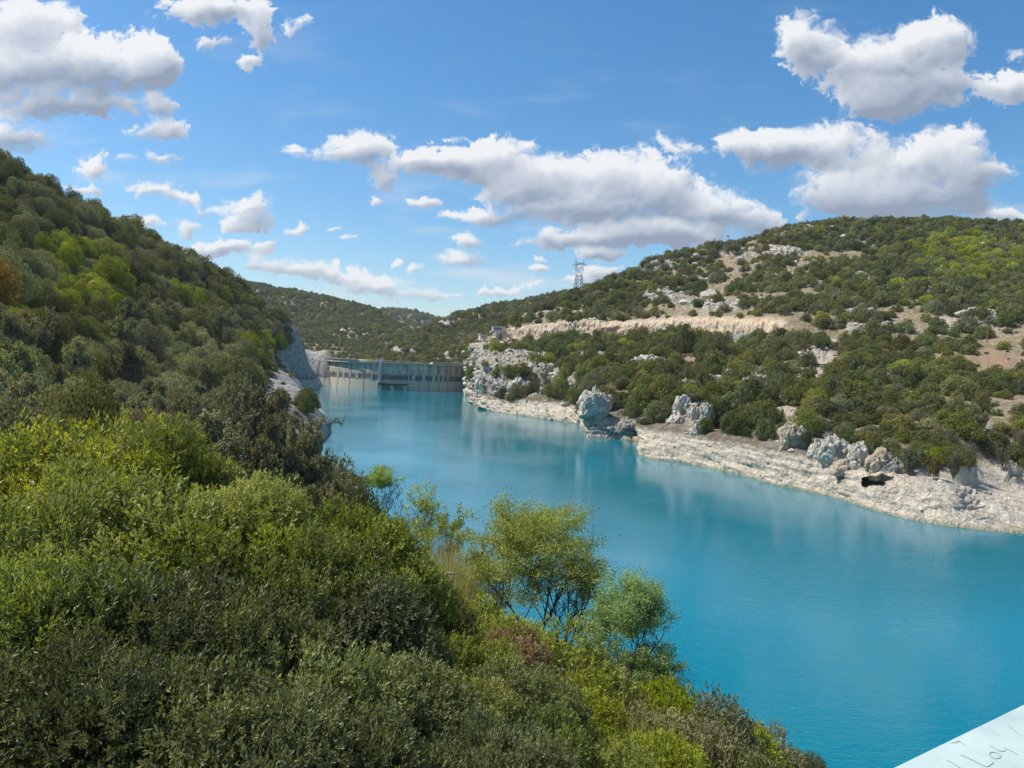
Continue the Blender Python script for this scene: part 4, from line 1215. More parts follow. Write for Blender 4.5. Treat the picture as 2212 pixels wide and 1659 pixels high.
# larger plants that can be picked out on the near shore: top x, top y, distance, radius, material, proto, noun
BIG = [   # picture column, top, foot, radius, foliage, proto, noun
 (1600,836,915,5.0,'holm','oak','dome oak'),(1552,862,925,4.0,'holm','oak','dome oak'),(1652,866,920,4.2,'holm_olive','oak','dome oak'),(1590,890,945,3.8,'holm','oak','dome oak'),(1658,905,952,2.9,'holm','oak','dome oak'),(1525,903,938,2.2,'holm','oak','dome oak'),(1625,875,935,3.6,'holm','oak','dome oak'),
 (1480,704,765,5.6,'holm','oak','holm oak'),(1452,724,775,4.0,'holm','oak','holm oak'),(1555,727,800,5.2,'holm','oak','holm oak'),(1522,738,790,3.6,'holm','oak','holm oak'),(1650,718,765,4.0,'holm_olive','oak','holm oak'),(1690,735,775,3.5,'holm','oak','holm oak'),
 (1770,726,762,3.0,'holm','oak','holm oak'),(1740,738,765,2.6,'holm_olive','oak','holm oak'),(1418,730,764,3.4,'holm','oak','holm oak'),(1362,742,768,3.0,'holm_olive','oak','holm oak'),
 (1224,788,850,4.2,'lime','tree','bright pine'),(1237,838,880,3.6,'holm_olive','tree','low pine'),(1290,800,860,4.4,'holm_grey','tree','loose willow'),(1302,848,885,3.4,'holm_olive','tree','loose willow'),(1265,868,893,2.6,'holm_olive','oak','low willow'),
 (1120,832,865,3.8,'holm','oak','holm oak'),(1085,836,862,3.2,'holm','oak','holm oak'),(1105,852,868,2.6,'holm_olive','oak','low willow'),(1205,730,775,4.4,'holm','oak','holm oak'),(1216,752,800,4.6,'holm','oak','holm oak'),
 (1400,832,885,4.6,'holm_olive','oak','holm oak'),(1442,812,870,5.0,'holm_olive','oak','holm oak'),(1350,848,885,3.4,'holm','oak','holm oak'),(1325,862,890,2.2,'holm_grey','oak','thin willow'),(1430,866,915,3.8,'holm','oak','holm oak'),(1385,878,905,3.2,'holm','oak','holm oak'),(1470,842,890,3.4,'holm_olive','oak','holm oak'),
 (1720,835,880,4.2,'holm_olive','oak','holm oak'),(1860,768,815,4.5,'holm','oak','holm oak'),(1900,800,840,3.4,'holm','oak','holm oak'),(1850,823,875,4.6,'holm_olive','oak','holm oak'),(2080,813,865,4.8,'holm_olive','oak','holm oak'),(2010,848,895,3.8,'holm','oak','holm oak'),
 (1800,868,915,3.4,'holm','oak','holm oak'),(2080,895,950,4.0,'holm_olive','oak','holm oak'),(1950,898,945,3.4,'holm_olive','oak','holm oak'),(1880,930,975,3.0,'holm_olive','oak','holm oak'),(2150,930,985,3.6,'holm','oak','holm oak'),(2200,955,1010,3.4,'holm_olive','oak','holm oak'),(2010,930,975,3.0,'holm','oak','holm oak'),
 (1980,975,1035,2.6,'holm_grey','airy','bare tree'),(2025,985,1040,2.2,'holm_olive','airy','bare tree'),(2100,950,1035,2.6,'greybrown','bare','bare tree'),(2160,960,1035,2.6,'greybrown','bare','bare tree'),(2060,985,1045,1.8,'holm_grey','airy','bare tree'),(2205,925,1020,2.8,'greybrown','bare','bare tree'),
 (1745,935,990,1.6,'holm_olive','airy','bare tree'),(1765,950,998,1.2,'holm_grey','bare','bare tree'),(1250,785,855,3.4,'greybrown','bare','bare tree'),(1180,800,858,4.2,'greybrown','bare','bare tree'),(1160,812,862,3.4,'greybrown','bare','bare tree'),
]
tone_of = {'holm': 'dark green', 'holm_olive': 'olive green', 'holm_grey': 'grey green', 'lime': 'yellow green', 'greybrown': 'grey brown', 'downy': 'pale grey green', 'yellow': 'bright yellow', 'orange': 'orange', 'brown': 'withered brown'}
items = []
bigxy = []
def hit_r(x, y):
    """where the sight line through a picture point first meets the right bank"""
    i = np.argmin(np.abs(COLX - x)); col = PYg[i]
    j = int(np.argmax((col <= y) & (ROWCH >= 1)))
    return G2[i, j]
for (x, y, yb, r, m, pk, noun) in BIG:
    g = hit_r(x, yb); top = at(x, y, g[1] + .5 * r)
    h = max(top[2] - g[2], .9 * r)
    items.append(dict(loc=(g[0], g[1] + .3 * r, g[2] - .3), s=(r, r, h + .3), mat=m, pk=pk, noun=noun, px=x, py=y + 20, size='big', tone=tone_of[m], prio=1e9))
    bigxy.append((g[0], g[1], r))
bigxy = np.array(bigxy)
dd = np.sqrt(((KP[:, None, :2] - bigxy[None, :, :2]) ** 2).sum(-1)) < (bigxy[None, :, 2] * .75 + KR[:, None] * .2)
ok = ~dd.any(1)
KP, KR, KX, KY, KROW = KP[ok], KR[ok], KX[ok], KY[ok], KROW[ok]
prio = KR / KP[:, 1] * (KX < 2240) * (KX > 985)
srt = np.argsort(-prio)
N_IND = 250
def pick_mat(x, y, rng):
    u = rng.random()
    if ell(np.array(x), np.array(y), 2090, 560, 110, 50) > .4 and u < .6: return 'lime'
    if y > 930 and x > 1980: return 'greybrown' if u < .4 else ('holm_olive' if u < .8 else 'lime')
    return 'holm' if u < .50 else 'holm_olive' if u < .83 else 'holm_grey' if u < .93 else 'greybrown' if u < .97 else 'lime'
rr_ = np.random.default_rng(5)
mats_r = [pick_mat(KX[i], KY[i], rr_) for i in range(len(KX))]
for i in srt[:N_IND]:
    r = KR[i]; hgt = r * rr_.uniform(.85, 1.5)
    items.append(dict(loc=(KP[i, 0], KP[i, 1], KP[i, 2] - .25), s=(r, r * rr_.uniform(.85, 1.1), hgt), mat=mats_r[i], pk='oak', noun='oak shrub', px=KX[i], py=KY[i] - 8, size=size_word(2 * r / KP[i, 1] * F), tone=tone_of[mats_r[i]]))
MARKS_R = [('cave mouth in the bleached shore', 1900, 1045), ('pale gravel slide', 1765, 795), ('brown earth slide under the road', 1490, 775), ('white rock tower by the notch', 1295, 870), ('split white rock by the big oak mass', 1485, 885),
 ('grey cliff above the shore cave', 1830, 975), ('ribbed container on the road', 1610, 735), ('two parked cars', 1360, 730), ('white cliff beside the dam', 1080, 810), ('control house on its column', 1075, 720), ('pale cutting west end', 1130, 728),
 ('cream wall by the road', 1812, 735), ('yellow board', 1910, 762), ('hut with masts', 1565, 536), ('power pylon', 1245, 630), ('ledge of white strata', 1660, 548), ('red beach in the cove', 2170, 1075), ('wooden pole', 2132, 715), ('ochre bank with a track', 2180, 800),
 ('yellow rock buttress', 1715, 945), ('bright lime thicket', 2090, 560), ('crest of the hill', 1950, 490), ('bare stony terrace', 1850, 690), ('stony gap above the cutting', 1480, 645), ('dry clearing', 2050, 690), ('driftwood log', 1935, 1110), ('pale gully', 1700, 880), ('pole by the cutting', 1709, 718), ('upper stony ledge', 1760, 500), ('hill shoulder', 1330, 610), ('scrub at the picture edge', 2190, 880), ('dense thicket', 1960, 830), ('notch in the shore', 1335, 930)]
near_labels(items, MARKS_R)
for k, it in enumerate(items):
    nm = 'pine_tree' if 'pine' in it['noun'] else 'willow_tree' if 'willow' in it['noun'] else 'holm_oak' if 'holm' in it['noun'] or 'dome' in it['noun'] else 'bare_tree' if 'bare' in it['noun'] else 'oak_shrub'
    if it['pk'] == 'oak' and it['mat'] in ('greybrown', 'holm_grey') and k % 2: it['pk'] = 'airy'; it['s'] = (it['s'][0] * 1.2, it['s'][1] * 1.2, it['s'][2] * 1.15)
    plant(nm, PROTO[it['pk']], k * 3 + 1, it['loc'], it['s'], rr_.uniform(0, 6.28), MAT[it['mat']], it['label'], 'tree' if 'shrub' not in nm else 'shrub', 'oaks and shrubs on the rocky bank')
# the rest as one mass, with small undershrubs
rest = srt[N_IND:]
ids2 = sample((np.clip(dens + .10 * (rw > 3) * (rw < 11.9) * (cc[..., 2] > 5.2) * (1 - smooth(5.9, 6, rw) * smooth(8.3, 8.1, rw)) * (1 - SCREEM[:-1, :-1]) * (px < 2330), 0, 1)) * ca, 3600)
up = cc.reshape(-1, 3)[ids2]; ur = RNG.uniform(.3, 1.0, len(ids2))
pm = [('holm', .40), ('holm_olive', .30), ('holm_grey', .12), ('greybrown', .12), ('downy', .06)]
protos = [(PROTO['far'][k % 4], MAT[m]) for k, m in enumerate(['holm', 'holm', 'holm', 'holm_olive', 'holm_olive', 'holm_grey', 'greybrown', 'lime'])]
kidx = {'holm': (0, 1, 2), 'holm_olive': (3, 4), 'holm_grey': (5,), 'greybrown': (6,), 'lime': (7,), 'downy': (5,)}
P1 = KP[rest] - np.array([0, 0, .25]); S1 = np.stack([KR[rest], KR[rest], KR[rest] * RNG.uniform(.95, 1.45, len(rest))], 1)
I1 = [kidx[mats_r[i]][i % len(kidx[mats_r[i]])] for i in rest]
S2 = np.stack([ur, ur, ur * RNG.uniform(.8, 1.2, len(ur))], 1)
I2 = RNG.choice(8, len(ids2), p=[.14, .14, .12, .2, .14, .12, .12, .02])
instancer('scrub', 'low scrub and farther oaks covering the rocky hillside', np.concatenate([P1, up]), np.concatenate([S1, S2]), RNG.uniform(0, 6.28, len(P1) + len(up)), list(I1) + list(I2), protos)

# woods on the hills beyond the dam
def hill_wood(name, label, hill, r0, r1, n, seed, rockcut=.9, f=.62, tones=(.55, .25, .15, .05)):
    g, ch, rk, xq = hill
    c, a = cells_of(g)
    w = a * (1 - rockcut * rk[:-1, :-1]) * (ch[:-1] < g.shape[1])[None, :] * (ch[:-1] < ch[-1] - .9)[None, :]
    ids = sample(w, n, np.random.default_rng(seed))
    p = c.reshape(-1, 3)[ids]; r = np.random.default_rng(seed + 1).uniform(r0, r1, n)
    k = poisson(p[:, :2], r, f)
    p, r = p[k], r[k]
    rg = np.random.default_rng(seed + 2)
    s = np.stack([r, r, r * rg.uniform(.9, 1.35, len(r))], 1)
    pr = [(PROTO['far'][k % 4], MAT[m]) for k, m in enumerate(['holm', 'holm_olive', 'holm_grey', 'greybrown'])]
    return instancer(name, label, p - np.array([0, 0, .4]), s, rg.uniform(0, 6.28, len(r)), rg.choice(4, len(r), p=tones), pr)
hill_wood('wood', 'dense dark oak wood on the hill under the power pylon', BHR, 2.6, 4.2, 14000, 21, .85, .54)
hill_wood('wood', 'dark wood on the far hill beyond the dam', BHL, 3.0, 5.0, 14000, 31, .8, .52)
hill_wood('wood', 'distant trees along the farthest ridge', BHF, 5, 9, 1500, 41)

# ------------------------------------------------------------------ left hillside: oak trees
cl, al_ = cells_of(LG)
lpx, lpy, lw_ = proj(cl)
lw_ok = (lw_ > 20)
S_ = np.array(LSHORE)
def shore_x(y):
    return np.interp(y, S_[::-1, 1], S_[::-1, 0])
inland = shore_x(cl[..., 1]) - cl[..., 0]
w = al_ * (cl[..., 1] > 46) * (cl[..., 1] < 560) * (cl[..., 2] > 3.2) * (inland > 3) * lw_ok * (lpx > -420) * (lpx < 760)
w *= 1 - .92 * lrock[:-1, :-1]
w *= ~((cl[..., 1] < 100) & (lpx > 430))
ids = sample(w, 16000)
p = cl.reshape(-1, 3)[ids]
r = RNG.triangular(1.8, 3.2, 5.6, len(ids)) * np.clip(.82 + p[:, 1] / 900, .8, 1.2)
order = np.argsort(-r + RNG.normal(size=len(r)) * 1.5)
k = order[poisson(p[order, :2], r[order], .58)]
LP, LR_ = p[k], r[k]
# keep the rock faces by the water clear of crowns standing before them
_cx, _cy, _cw = proj(LP + np.array([0, 0, 1]) * (LR_ * .75)[:, None]); _cr = LR_ * F / _cw / K
_hide = np.zeros(len(LP), bool)
for ex, ey, er, yf in ((640, 785, 34, 440), (612, 790, 30, 430), (668, 812, 22, 480), (600, 850, 24, 236), (575, 835, 14, 232), (655, 915, 24, 200), (675, 940, 18, 188)):
    _hide |= (np.hypot(_cx - ex, _cy - ey) < er + _cr * .72) & (LP[:, 1] < yf) & (LP[:, 1] > 90)
LP, LR_ = LP[~_hide], LR_[~_hide]
LX, LY, LWd = proj(LP + np.array([0, 0, 3]))
rl = np.random.default_rng(8)
def left_mat(x, y, Y):
    u = rl.random()
    def e(*a): return ell(np.array(x), np.array(y), *a) > .45
    if e(130, 590, 130, 75): return 'lime' if u < .78 else 'downy'
    if e(40, 690, 45, 26): return 'yellow' if u < .4 else 'lime'
    if e(0, 610, 25, 20): return 'orange'
    if e(215, 650, 70, 55): return 'lime' if u < .6 else 'holm_olive'
    if e(500, 640, 130, 45): return 'lime' if u < .16 else ('holm' if u < .55 else 'holm_olive')
    if e(590, 745, 60, 25): return 'lime' if u < .35 else 'holm'
    if y > 745 and x < 480: return 'downy' if u < .66 else ('greybrown' if u < .74 else 'holm_olive')
    if e(450, 770, 110, 50): return 'downy' if u < .6 else 'holm'
    if y > 800: return 'holm' if u < .4 else ('greybrown' if u < .55 else 'holm_olive')
    return 'holm' if u < .30 else 'holm_grey' if u < .62 else 'greybrown' if u < .68 else 'holm_olive'
lm = [left_mat(LX[i], LY[i], LP[i, 1]) for i in range(len(LX))]
infr = (LX > -30) & (LX < 760) & (LY < 1150)
pr_ = np.where(infr, LR_ / LWd, 0)
srt = np.argsort(-pr_)
NL = 260
items = []
for i in srt[:NL]:
    rr = LR_[i]
    items.append(dict(loc=(LP[i, 0], LP[i, 1], LP[i, 2] - .3), s=(rr, rr * rl.uniform(.75, 1.1), rr * rl.uniform(1.05, 1.9)), mat=lm[i], noun='oak tree', px=LX[i], py=LY[i], size=size_word(2 * rr / LWd[i] * F * .75), tone=tone_of[lm[i]]))
MARKS_L = [('yellow green stand on the slope', 130, 590), ('bright yellow bush near the shade', 390, 820), ('skyline shoulder', 410, 555), ('left picture edge', 10, 800), ('pale oak crowns', 200, 770), ('grey rock face by the water', 600, 840), ('cliff beside the dam', 620, 760),
 ('upper skyline', 60, 400), ('middle of the slope', 330, 680), ('shaded fold of the slope', 470, 740), ('far end of the slope', 650, 710), ('withered brown bush', 290, 905), ('dark hollow', 320, 860), ('dip in the skyline', 250, 480), ('lower slope above the brown copse', 500, 850), ('high shaded wood', 150, 480), ('yellow tree at the picture edge', 30, 690), ('ridge above the dam', 540, 640), ('lime trees below the ridge', 500, 640), ('orange tipped tree', 5, 610)]
near_labels(items, MARKS_L)
for k, it in enumerate(items):
    thin = it['py'] > 660 and (it['mat'] == 'greybrown' or (it['mat'] in ('downy', 'holm_grey') and k % 3 == 0))
    s3 = it['s'] if not thin else (it['s'][0] * 1.25, it['s'][1] * 1.25, it['s'][2] * 1.15)
    plant('oak_tree', PROTO['airy' if thin else 'tree'], k * 5 + 2, it['loc'], s3, rl.uniform(0, 6.28), MAT[it['mat']], it['label'], 'tree', 'oak trees on the wooded hillside')
rest = srt[NL:]
protos = [(PROTO['oak'][k % 7], MAT[m]) for k, m in enumerate(['holm', 'holm', 'holm_olive', 'holm_grey', 'downy', 'greybrown', 'lime', 'yellow', 'orange'])]
kidx = {'holm': (0, 1), 'holm_olive': (2,), 'holm_grey': (3,), 'downy': (4,), 'greybrown': (5,), 'lime': (6,), 'yellow': (7,), 'orange': (8,)}
ids2 = sample(al_ * (cl[..., 1] < 600) * (inland > .5) * (cl[..., 2] > 1.2) * (lpx > -300) * (lpx < 1800) * (1 - .72 * lrock[:-1, :-1]) / (20 + cl[..., 1]) * (lw_ > 5), 5200)
up = cl.reshape(-1, 3)[ids2]; ur = RNG.uniform(.5, 1.5, len(ids2)) * np.clip(up[:, 1] / 70, np.where(up[:, 1] > 27, .62, .24), 1)
S1 = np.stack([LR_[rest], LR_[rest], LR_[rest] * RNG.uniform(1.15, 1.6, len(rest))], 1)
I1 = [kidx[lm[i]][i % len(kidx[lm[i]])] for i in rest]
S2 = np.stack([ur, ur, ur * RNG.uniform(.7, 1.1, len(ur))], 1)
I2 = RNG.choice(9, len(ids2), p=[.18, .14, .22, .16, .08, .18, .04, 0, 0])
instancer('undergrowth', 'undergrowth and farther trees of the wooded hillside', np.concatenate([LP[rest] - np.array([0, 0, .3]), up]), np.concatenate([S1, S2]), RNG.uniform(0, 6.28, len(rest) + len(up)), list(I1) + list(I2), protos)
# ------------------------------------------------------------------ foreground bushes: crown top x, y, distance, radius, proto, foliage, label
FG = [
 # tall bright bush mass
 (50,985,15.5,2.6,'bush','bright','bright green evergreen bush at the upper picture edge of the near bank'),
 (200,945,16,2.4,'bush','bright','light green crown at the top of the near bush mass, before the withered bush'),
 (375,922,14.5,1.15,'bush','bright','pale tipped leafy bush crown beside the grey brown copse'),
 (270,985,14,1.7,'bush','bright','yellow green crown between the two topmost near bushes'),
 (545,1055,12.5,1.05,'bush','bright','yellow tipped bush at the shoulder of the near mass, beside the dark copse'),
 (690,1112,12.5,1.15,'bush','mid','green bush on the lower shoulder below the dark copse'),
 (800,1145,12.5,1.05,'bush','mid','green bush behind the dark hollow, below the slender willows'),
 (850,1215,12,.85,'bush','mid','dull green bush ending the near mass towards the poplars'),
 (110,1065,11.5,1.9,'bush','bright','broad bright bush in the middle of the near bank, nearest the picture edge'),
 (310,1090,11.2,1.7,'bush','bright','broad bright bush in the centre of the near mass'),
 (480,1135,11,1.5,'bush','mid','rounded green bush with light shoots in the near mass'),
 (640,1195,10.8,1.3,'bush','mid','leafy green bush in the middle of the near mass, above the dark one'),
 (770,1290,10.4,1.15,'bush','shade_leaf','dark leafy bush right of the leafy green one'),
 (850,1370,10.4,.85,'bush','shade_leaf','darkest bush beside the yellow green shrubs'),
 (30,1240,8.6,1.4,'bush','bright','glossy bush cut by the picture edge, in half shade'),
 (215,1270,8.6,1.4,'bush','shade_leaf','green bush in half shade at the foot of the bright mass'),
 (400,1290,8.6,1.3,'bush','shade_leaf','dull green bush in the shade, centre of the lower bank'),
 (560,1350,8.6,1.2,'bush','shade_leaf','dark green bush in the shade above the grey green one'),
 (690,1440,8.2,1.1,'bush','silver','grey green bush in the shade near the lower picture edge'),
 (90,1430,6.9,1.0,'bush','shade_leaf','dark glossy bush in the lower picture corner'),
 (270,1450,6.9,1.0,'bush','shade_leaf','shaded bush at the lower picture edge right of the corner bush'),
 (440,1500,6.8,1.0,'bush','shade_leaf','small leaved dark bush at the lower picture edge'),
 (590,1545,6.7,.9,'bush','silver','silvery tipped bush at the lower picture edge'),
 (800,1545,7.4,.9,'bush','shade_leaf','shade tinted bush at the lower edge under the grey green bush'),
 (860,1460,8.8,.9,'bush','shade_leaf','shaded bush between the darkest bush and the olive bush'),
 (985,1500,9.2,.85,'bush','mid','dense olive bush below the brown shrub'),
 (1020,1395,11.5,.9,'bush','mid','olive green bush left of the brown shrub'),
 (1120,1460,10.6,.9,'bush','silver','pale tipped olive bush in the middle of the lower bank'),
 (1170,1560,9.4,.75,'bush','shade_leaf','dark bush above the silvery bush at the lower edge'),
 (1010,1590,7.8,.75,'bush','shade_leaf','dense dull bush at the lower edge left of the silvery one'),
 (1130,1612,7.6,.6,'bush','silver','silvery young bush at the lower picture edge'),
 # right flank, smaller and yellower
 (1060,1335,19,1.5,'smallbush','lime','yellow green shrub at the foot of the big golden poplar'),
 (1110,1372,18,.9,'smallbush','brown','brown dry shrub under the golden poplar'),
 (1190,1375,20,1.8,'smallbush','lime','yellow green shrub between the brown shrub and the green poplar'),
 (1250,1415,20,1.3,'smallbush','mid','rounded green shrub under the green poplar'),
 (1330,1475,20,1.0,'smallbush','mid','dark green shrub at the foot of the green poplar trunk'),
 (1245,1480,14,.95,'smallbush','lime','bright lime shrub standing out between dark bushes'),
 (1420,1500,20,1.6,'smallbush','lime','light green shrub below the green poplar'),
 (1500,1525,21,1.7,'smallbush','holm_grey','olive grey shrub on the lower bank above the water'),
 (1580,1568,22,1.5,'smallbush','lime','light green shrub on the slope edge above the water'),
 (1450,1560,15.5,1.3,'smallbush','greybrown','dark grey twiggy shrub beside the yellow broom'),
 (1535,1595,17,1.2,'smallbush','greybrown','grey brown twiggy shrub by the lower picture edge'),
 (1640,1590,23,1.4,'smallbush','holm_grey','grey green shrub on the slope edge above open water'),
 (1425,1612,12,.9,'smallbush','lime','vivid green shrub at the lower edge right of the broom'),
 (1310,1625,10,.7,'smallbush','lime','small vivid shrub at the lower edge beside the broom'),
 (1700,1628,24,.9,'smallbush','holm_olive','small dark shrub at the end of the bank'),
 (1745,1640,25,.7,'smallbush','holm_olive','last small shrub of the bank at the lower picture edge'),
 (1600,1640,15,1.0,'smallbush','silver','pale shrub low on the bank at the picture edge'),
 (930,1275,14,.8,'smallbush','holm_olive','olive shrub at the top of the bank path by the grey branch'),
]
rf = np.random.default_rng(17)
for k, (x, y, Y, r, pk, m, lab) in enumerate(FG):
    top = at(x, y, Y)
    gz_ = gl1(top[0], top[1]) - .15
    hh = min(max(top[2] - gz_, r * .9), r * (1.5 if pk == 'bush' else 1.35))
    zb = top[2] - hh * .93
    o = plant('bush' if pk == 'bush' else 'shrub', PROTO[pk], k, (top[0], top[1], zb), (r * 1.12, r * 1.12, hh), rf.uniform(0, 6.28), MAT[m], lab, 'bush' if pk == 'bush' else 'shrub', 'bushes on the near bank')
    lift = zb - gz_
    if lift > .25:                                  # bare stems below the leafy crown
        stems = []
        for q in range(7):
            a_ = q * .9 + rf.random(); r1_ = rf.uniform(.05, .55)
            p0 = np.array([math.cos(a_) * .12, math.sin(a_) * .12, -lift / hh]); p1 = np.array([math.cos(a_) * r1_, math.sin(a_) * r1_, .25])
            m_ = (p0 + p1) / 2 + rf.normal(size=3) * .05
            stems += [(p0, m_, .022, .018, 1), (m_, p1, .018, .012, 1)]
            for w_ in range(3):
                e_ = m_ + (p1 - m_) * rf.random(); stems.append((e_, e_ + rf.normal(size=3) * .25 + np.array([0, 0, .2]), .009, .004, 2))
        link('stems', tubes_mesh('stems', MAT['bark'], stems), o)
for k, (x, y, Y, r, m, lab) in enumerate([(1345,1500,15.5,.95,'broom','yellow green tuft of broom stems on the lower bank'),(1360,1570,12.5,.85,'broom','larger yellow broom tuft at the lower picture edge'),(1215,1440,15,.6,'drygrass','dry tan grass tuft beside the lime shrub'),
        (945,1178,30,1.2,'drygrass','tall dry straw coloured grass on the bank beside the golden poplar'),(905,1150,33,1.6,'broom','green yellow grass below the slender willows'),(985,1215,27,.8,'broom','thin green grass left of the golden poplar'),(1290,1560,14,.7,'drygrass','pale dead grass under the lime shrub'),(1480,1640,11,.7,'broom','short broom tuft at the picture edge')]):
    top = at(x, y, Y); gz_ = gl1(top[0], top[1]) - .1
    o = plant('grass_tuft', PROTO['broom'], k, (top[0], top[1], gz_), (r, r, max(top[2] - gz_, .8)), rf.uniform(0, 6.28), MAT[m], lab, 'grass tuft', 'grass tufts on the near bank')

# grey-brown copse below the slope, and the withered bush
COP = [(400,872,78,4.6,'greybrown','first crown of the grey brown copse, next to the withered bush'),(500,868,80,5.0,'greybrown','broad crown at the top of the grey brown copse'),(590,885,82,4.6,'greybrown','pale crown of the copse below the grey rock'),(660,925,78,4.4,'greybrown','crown of the copse nearest the bleached point'),
       (470,920,62,4.2,'greybrown','lower shaded crown in the middle of the copse'),(570,935,64,4.4,'greybrown','wide twiggy crown in the middle of the copse'),(660,985,66,4.0,'greybrown','twiggy crown above the dark hollow'),(735,1000,74,3.8,'holm_grey','grey green crown at the water end of the copse'),
       (540,990,50,3.2,'greybrown','dark lower crown of the copse behind the near bush'),(700,1050,56,3.2,'greybrown','dark crown of the copse beside the water'),(765,1045,66,3.0,'holm_olive','green crown at the tip of the copse over the water'),(800,1100,58,2.4,'holm','dark green crown at the foot of the slender willows'),(620,1040,48,2.6,'holm','dark shaded crown in the hollow behind the near bush'),(850,1140,52,2.0,'holm_olive','low dark shrub below the slender willows')]
for k, (x, y, Y, r, m, lab) in enumerate(COP):
    top = at(x, y, Y); gz_ = gl1(top[0], top[1]) - .3
    h = max(top[2] - gz_, r)
    if m == 'greybrown':
        plant('oak_tree', PROTO['airy'], k, (top[0], top[1], gz_), (r * 1.15, r * 1.15, h * 1.02), rf.uniform(0, 6.28), MAT[m], lab, 'tree', 'trees of the grey brown copse')
    else:
        plant('oak_tree', PROTO['tree'], k, (top[0], top[1], gz_), (r, r, h), rf.uniform(0, 6.28), MAT[m], lab, 'tree', 'trees of the grey brown copse')
for k, (x, y, Y, r, lab) in enumerate([(275,893,55,3.0,'withered pinkish brown bush behind the bright bush crowns'),(340,905,52,2.2,'smaller withered brown bush beside the copse')]):
    top = at(x, y, Y); gz_ = gl1(top[0], top[1]) - .3
    plant('withered_bush', PROTO['tree'], k, (top[0], top[1], gz_), (r, r, max(top[2] - gz_, r * .8)), 1.0 + k, MAT['brown'], lab, 'bush', 'withered bushes')

# ------------------------------------------------------------------ poplars and slender willows at the water's edge
def lobed_crown(seed, n, per, leaf, r0, r1, squash=1.0, lobes=5):
    """loose crown filling a unit ball: leafy sprays gathered in lobes, open underneath"""
    rng = np.random.default_rng(seed)
    ld = rand_dirs(lobes, rng, .45); ld[0] = (0.1, 0, 1)
    V, Q, T = [], [], []; m0 = 0
    for k in range(n):
        d = rand_dirs(1, rng, .30)[0]
        L = ld[rng.integers(lobes)]
        d = unit(d * .55 + L * .85)
        if d[2] < -.85: d[2] *= -.3
        r = rng.uniform(.40, 1.0) * (1 + .10 * math.sin(7 * d[0] + 5 * d[1] + seed))
        c = d * r * np.array([1, 1, squash])
        cr = rng.uniform(r0, r1); m = int(per * (cr / (.5 * (r0 + r1))) ** 1.6 * rng.uniform(.6, 1.2))
        e = rand_dirs(m, rng, .2)
        ps = c + e * cr * rng.uniform(.1, 1.05, (m, 1)) * np.array([1, 1, .8]) + np.outer(rng.uniform(-.5, .8, m), d) * cr
        nn = unit(e * .7 + rng.normal(size=(m, 3)) * .6 + np.array([0, 0, .25])); al = np.cross(nn, rng.normal(size=(m, 3)))
        v, q = leaf_quads(ps, nn, al, leaf * rng.uniform(.65, 1.3, m), .8)
        V.append(v); Q.append(q + m0); m0 += len(v)
        T.append(np.repeat(np.clip(rng.uniform(.1, .9, m) + rng.normal() * .14, 0, 1), 4))
    return np.concatenate(V), np.concatenate(Q), np.concatenate(T)

def crowned_tree(name, seed, xc, yt, yb, Y, halfw, z0, leafmat, label, cat, group, n, per, leaf, xfoot=None, stems=3, fork=.5, cr=(.12, .24), lobes=5, bark='bark'):
    """xc, yt, yb, halfw: crown in picture units at distance Y; the wood starts at ground height z0"""
    mu = Y / F * K
    ctr = at(xc, (yt + yb) / 2, Y); R_ = halfw * mu; Hc = (yb - yt) / 2 * mu
    ft = at(xfoot if xfoot else xc, yb, Y); base = np.array([ft[0], Y, z0])
    o = empty(name, base, 0, label, cat, group)
    H = ctr[2] + Hc - z0
    segs, tw = branches(seed, H * .92, n_limb=9, n_sub=5, n_twig=3, trunk_r=H * .013, spread=min(1.3, 1.9 * R_ / H), rise=1.0, multi=stems, fork=fork, crown_from=.25, taper_top=.35, bend=.16, lean=((ctr[0] - base[0]) / H * .9, 0))
    off = ctr - base
    ell_ = np.array([R_, R_, Hc])
    keep = [s for s in segs if s[4] < 2 or np.sum(((np.array(s[1]) - off) / ell_) ** 2) < 1.0]
    link('trunk', tubes_mesh('trunk', MAT[bark], keep, .016), o)
    v, q, t = lobed_crown(seed, n, per, leaf / R_, cr[0], cr[1], 1.0, lobes)
    s_ = ell_ / np.percentile(np.abs(v), 98.5, axis=0)
    # keep leaf size even when the crown is stretched: scale spray centres, not blades
    vc = v.reshape(-1, 4, 3); c_ = vc.mean(1, keepdims=True)
    v = (c_ * s_ + (vc - c_) * R_).reshape(-1, 3) + off
    link('crown', mesh_arrays('crown', v, q, [leafmat], {'tint': t}), o)
    return o
PG = 'poplars on the near shore'
crowned_tree('poplar_tree', 611, 1135, 1095, 1345, 50, 152, 1.2, MAT['poplar_gold'], 'broad golden green poplar at the water, the largest tree on the near shore', 'tree', PG, 260, 220, .11, 1160, 3, .45, (.11, .23), 13)
crowned_tree('poplar_tree', 655, 1025, 1195, 1360, 53, 92, 1.2, MAT['poplar_gold'], 'low golden poplar growing against the left side of the broad one', 'tree', PG, 80, 140, .11, 1070, 3, .5, (.14, .28), 6)
crowned_tree('poplar_tree', 677, 1250, 1190, 1400, 49, 80, 1.0, MAT['poplar_gold'], 'low golden poplar between the broad one and the silvery one', 'tree', PG, 80, 140, .105, 1215, 3, .45, (.14, .28), 6)
crowned_tree('poplar_tree', 633, 1362, 1248, 1500, 43, 92, .7, MAT['poplar_green'], 'slim silvery green poplar standing at the water beside the golden one', 'tree', PG, 190, 170, .095, 1345, 3, .4, (.11, .24), 11)
crowned_tree('poplar_tree', 699, 1390, 1400, 1535, 41, 82, .4, MAT['poplar_green'], 'low green poplar shoots leaning out over the water', 'tree', PG, 110, 150, .095, 1360, 3, .55, (.14, .28), 6)
WG = 'slender willows by the water'
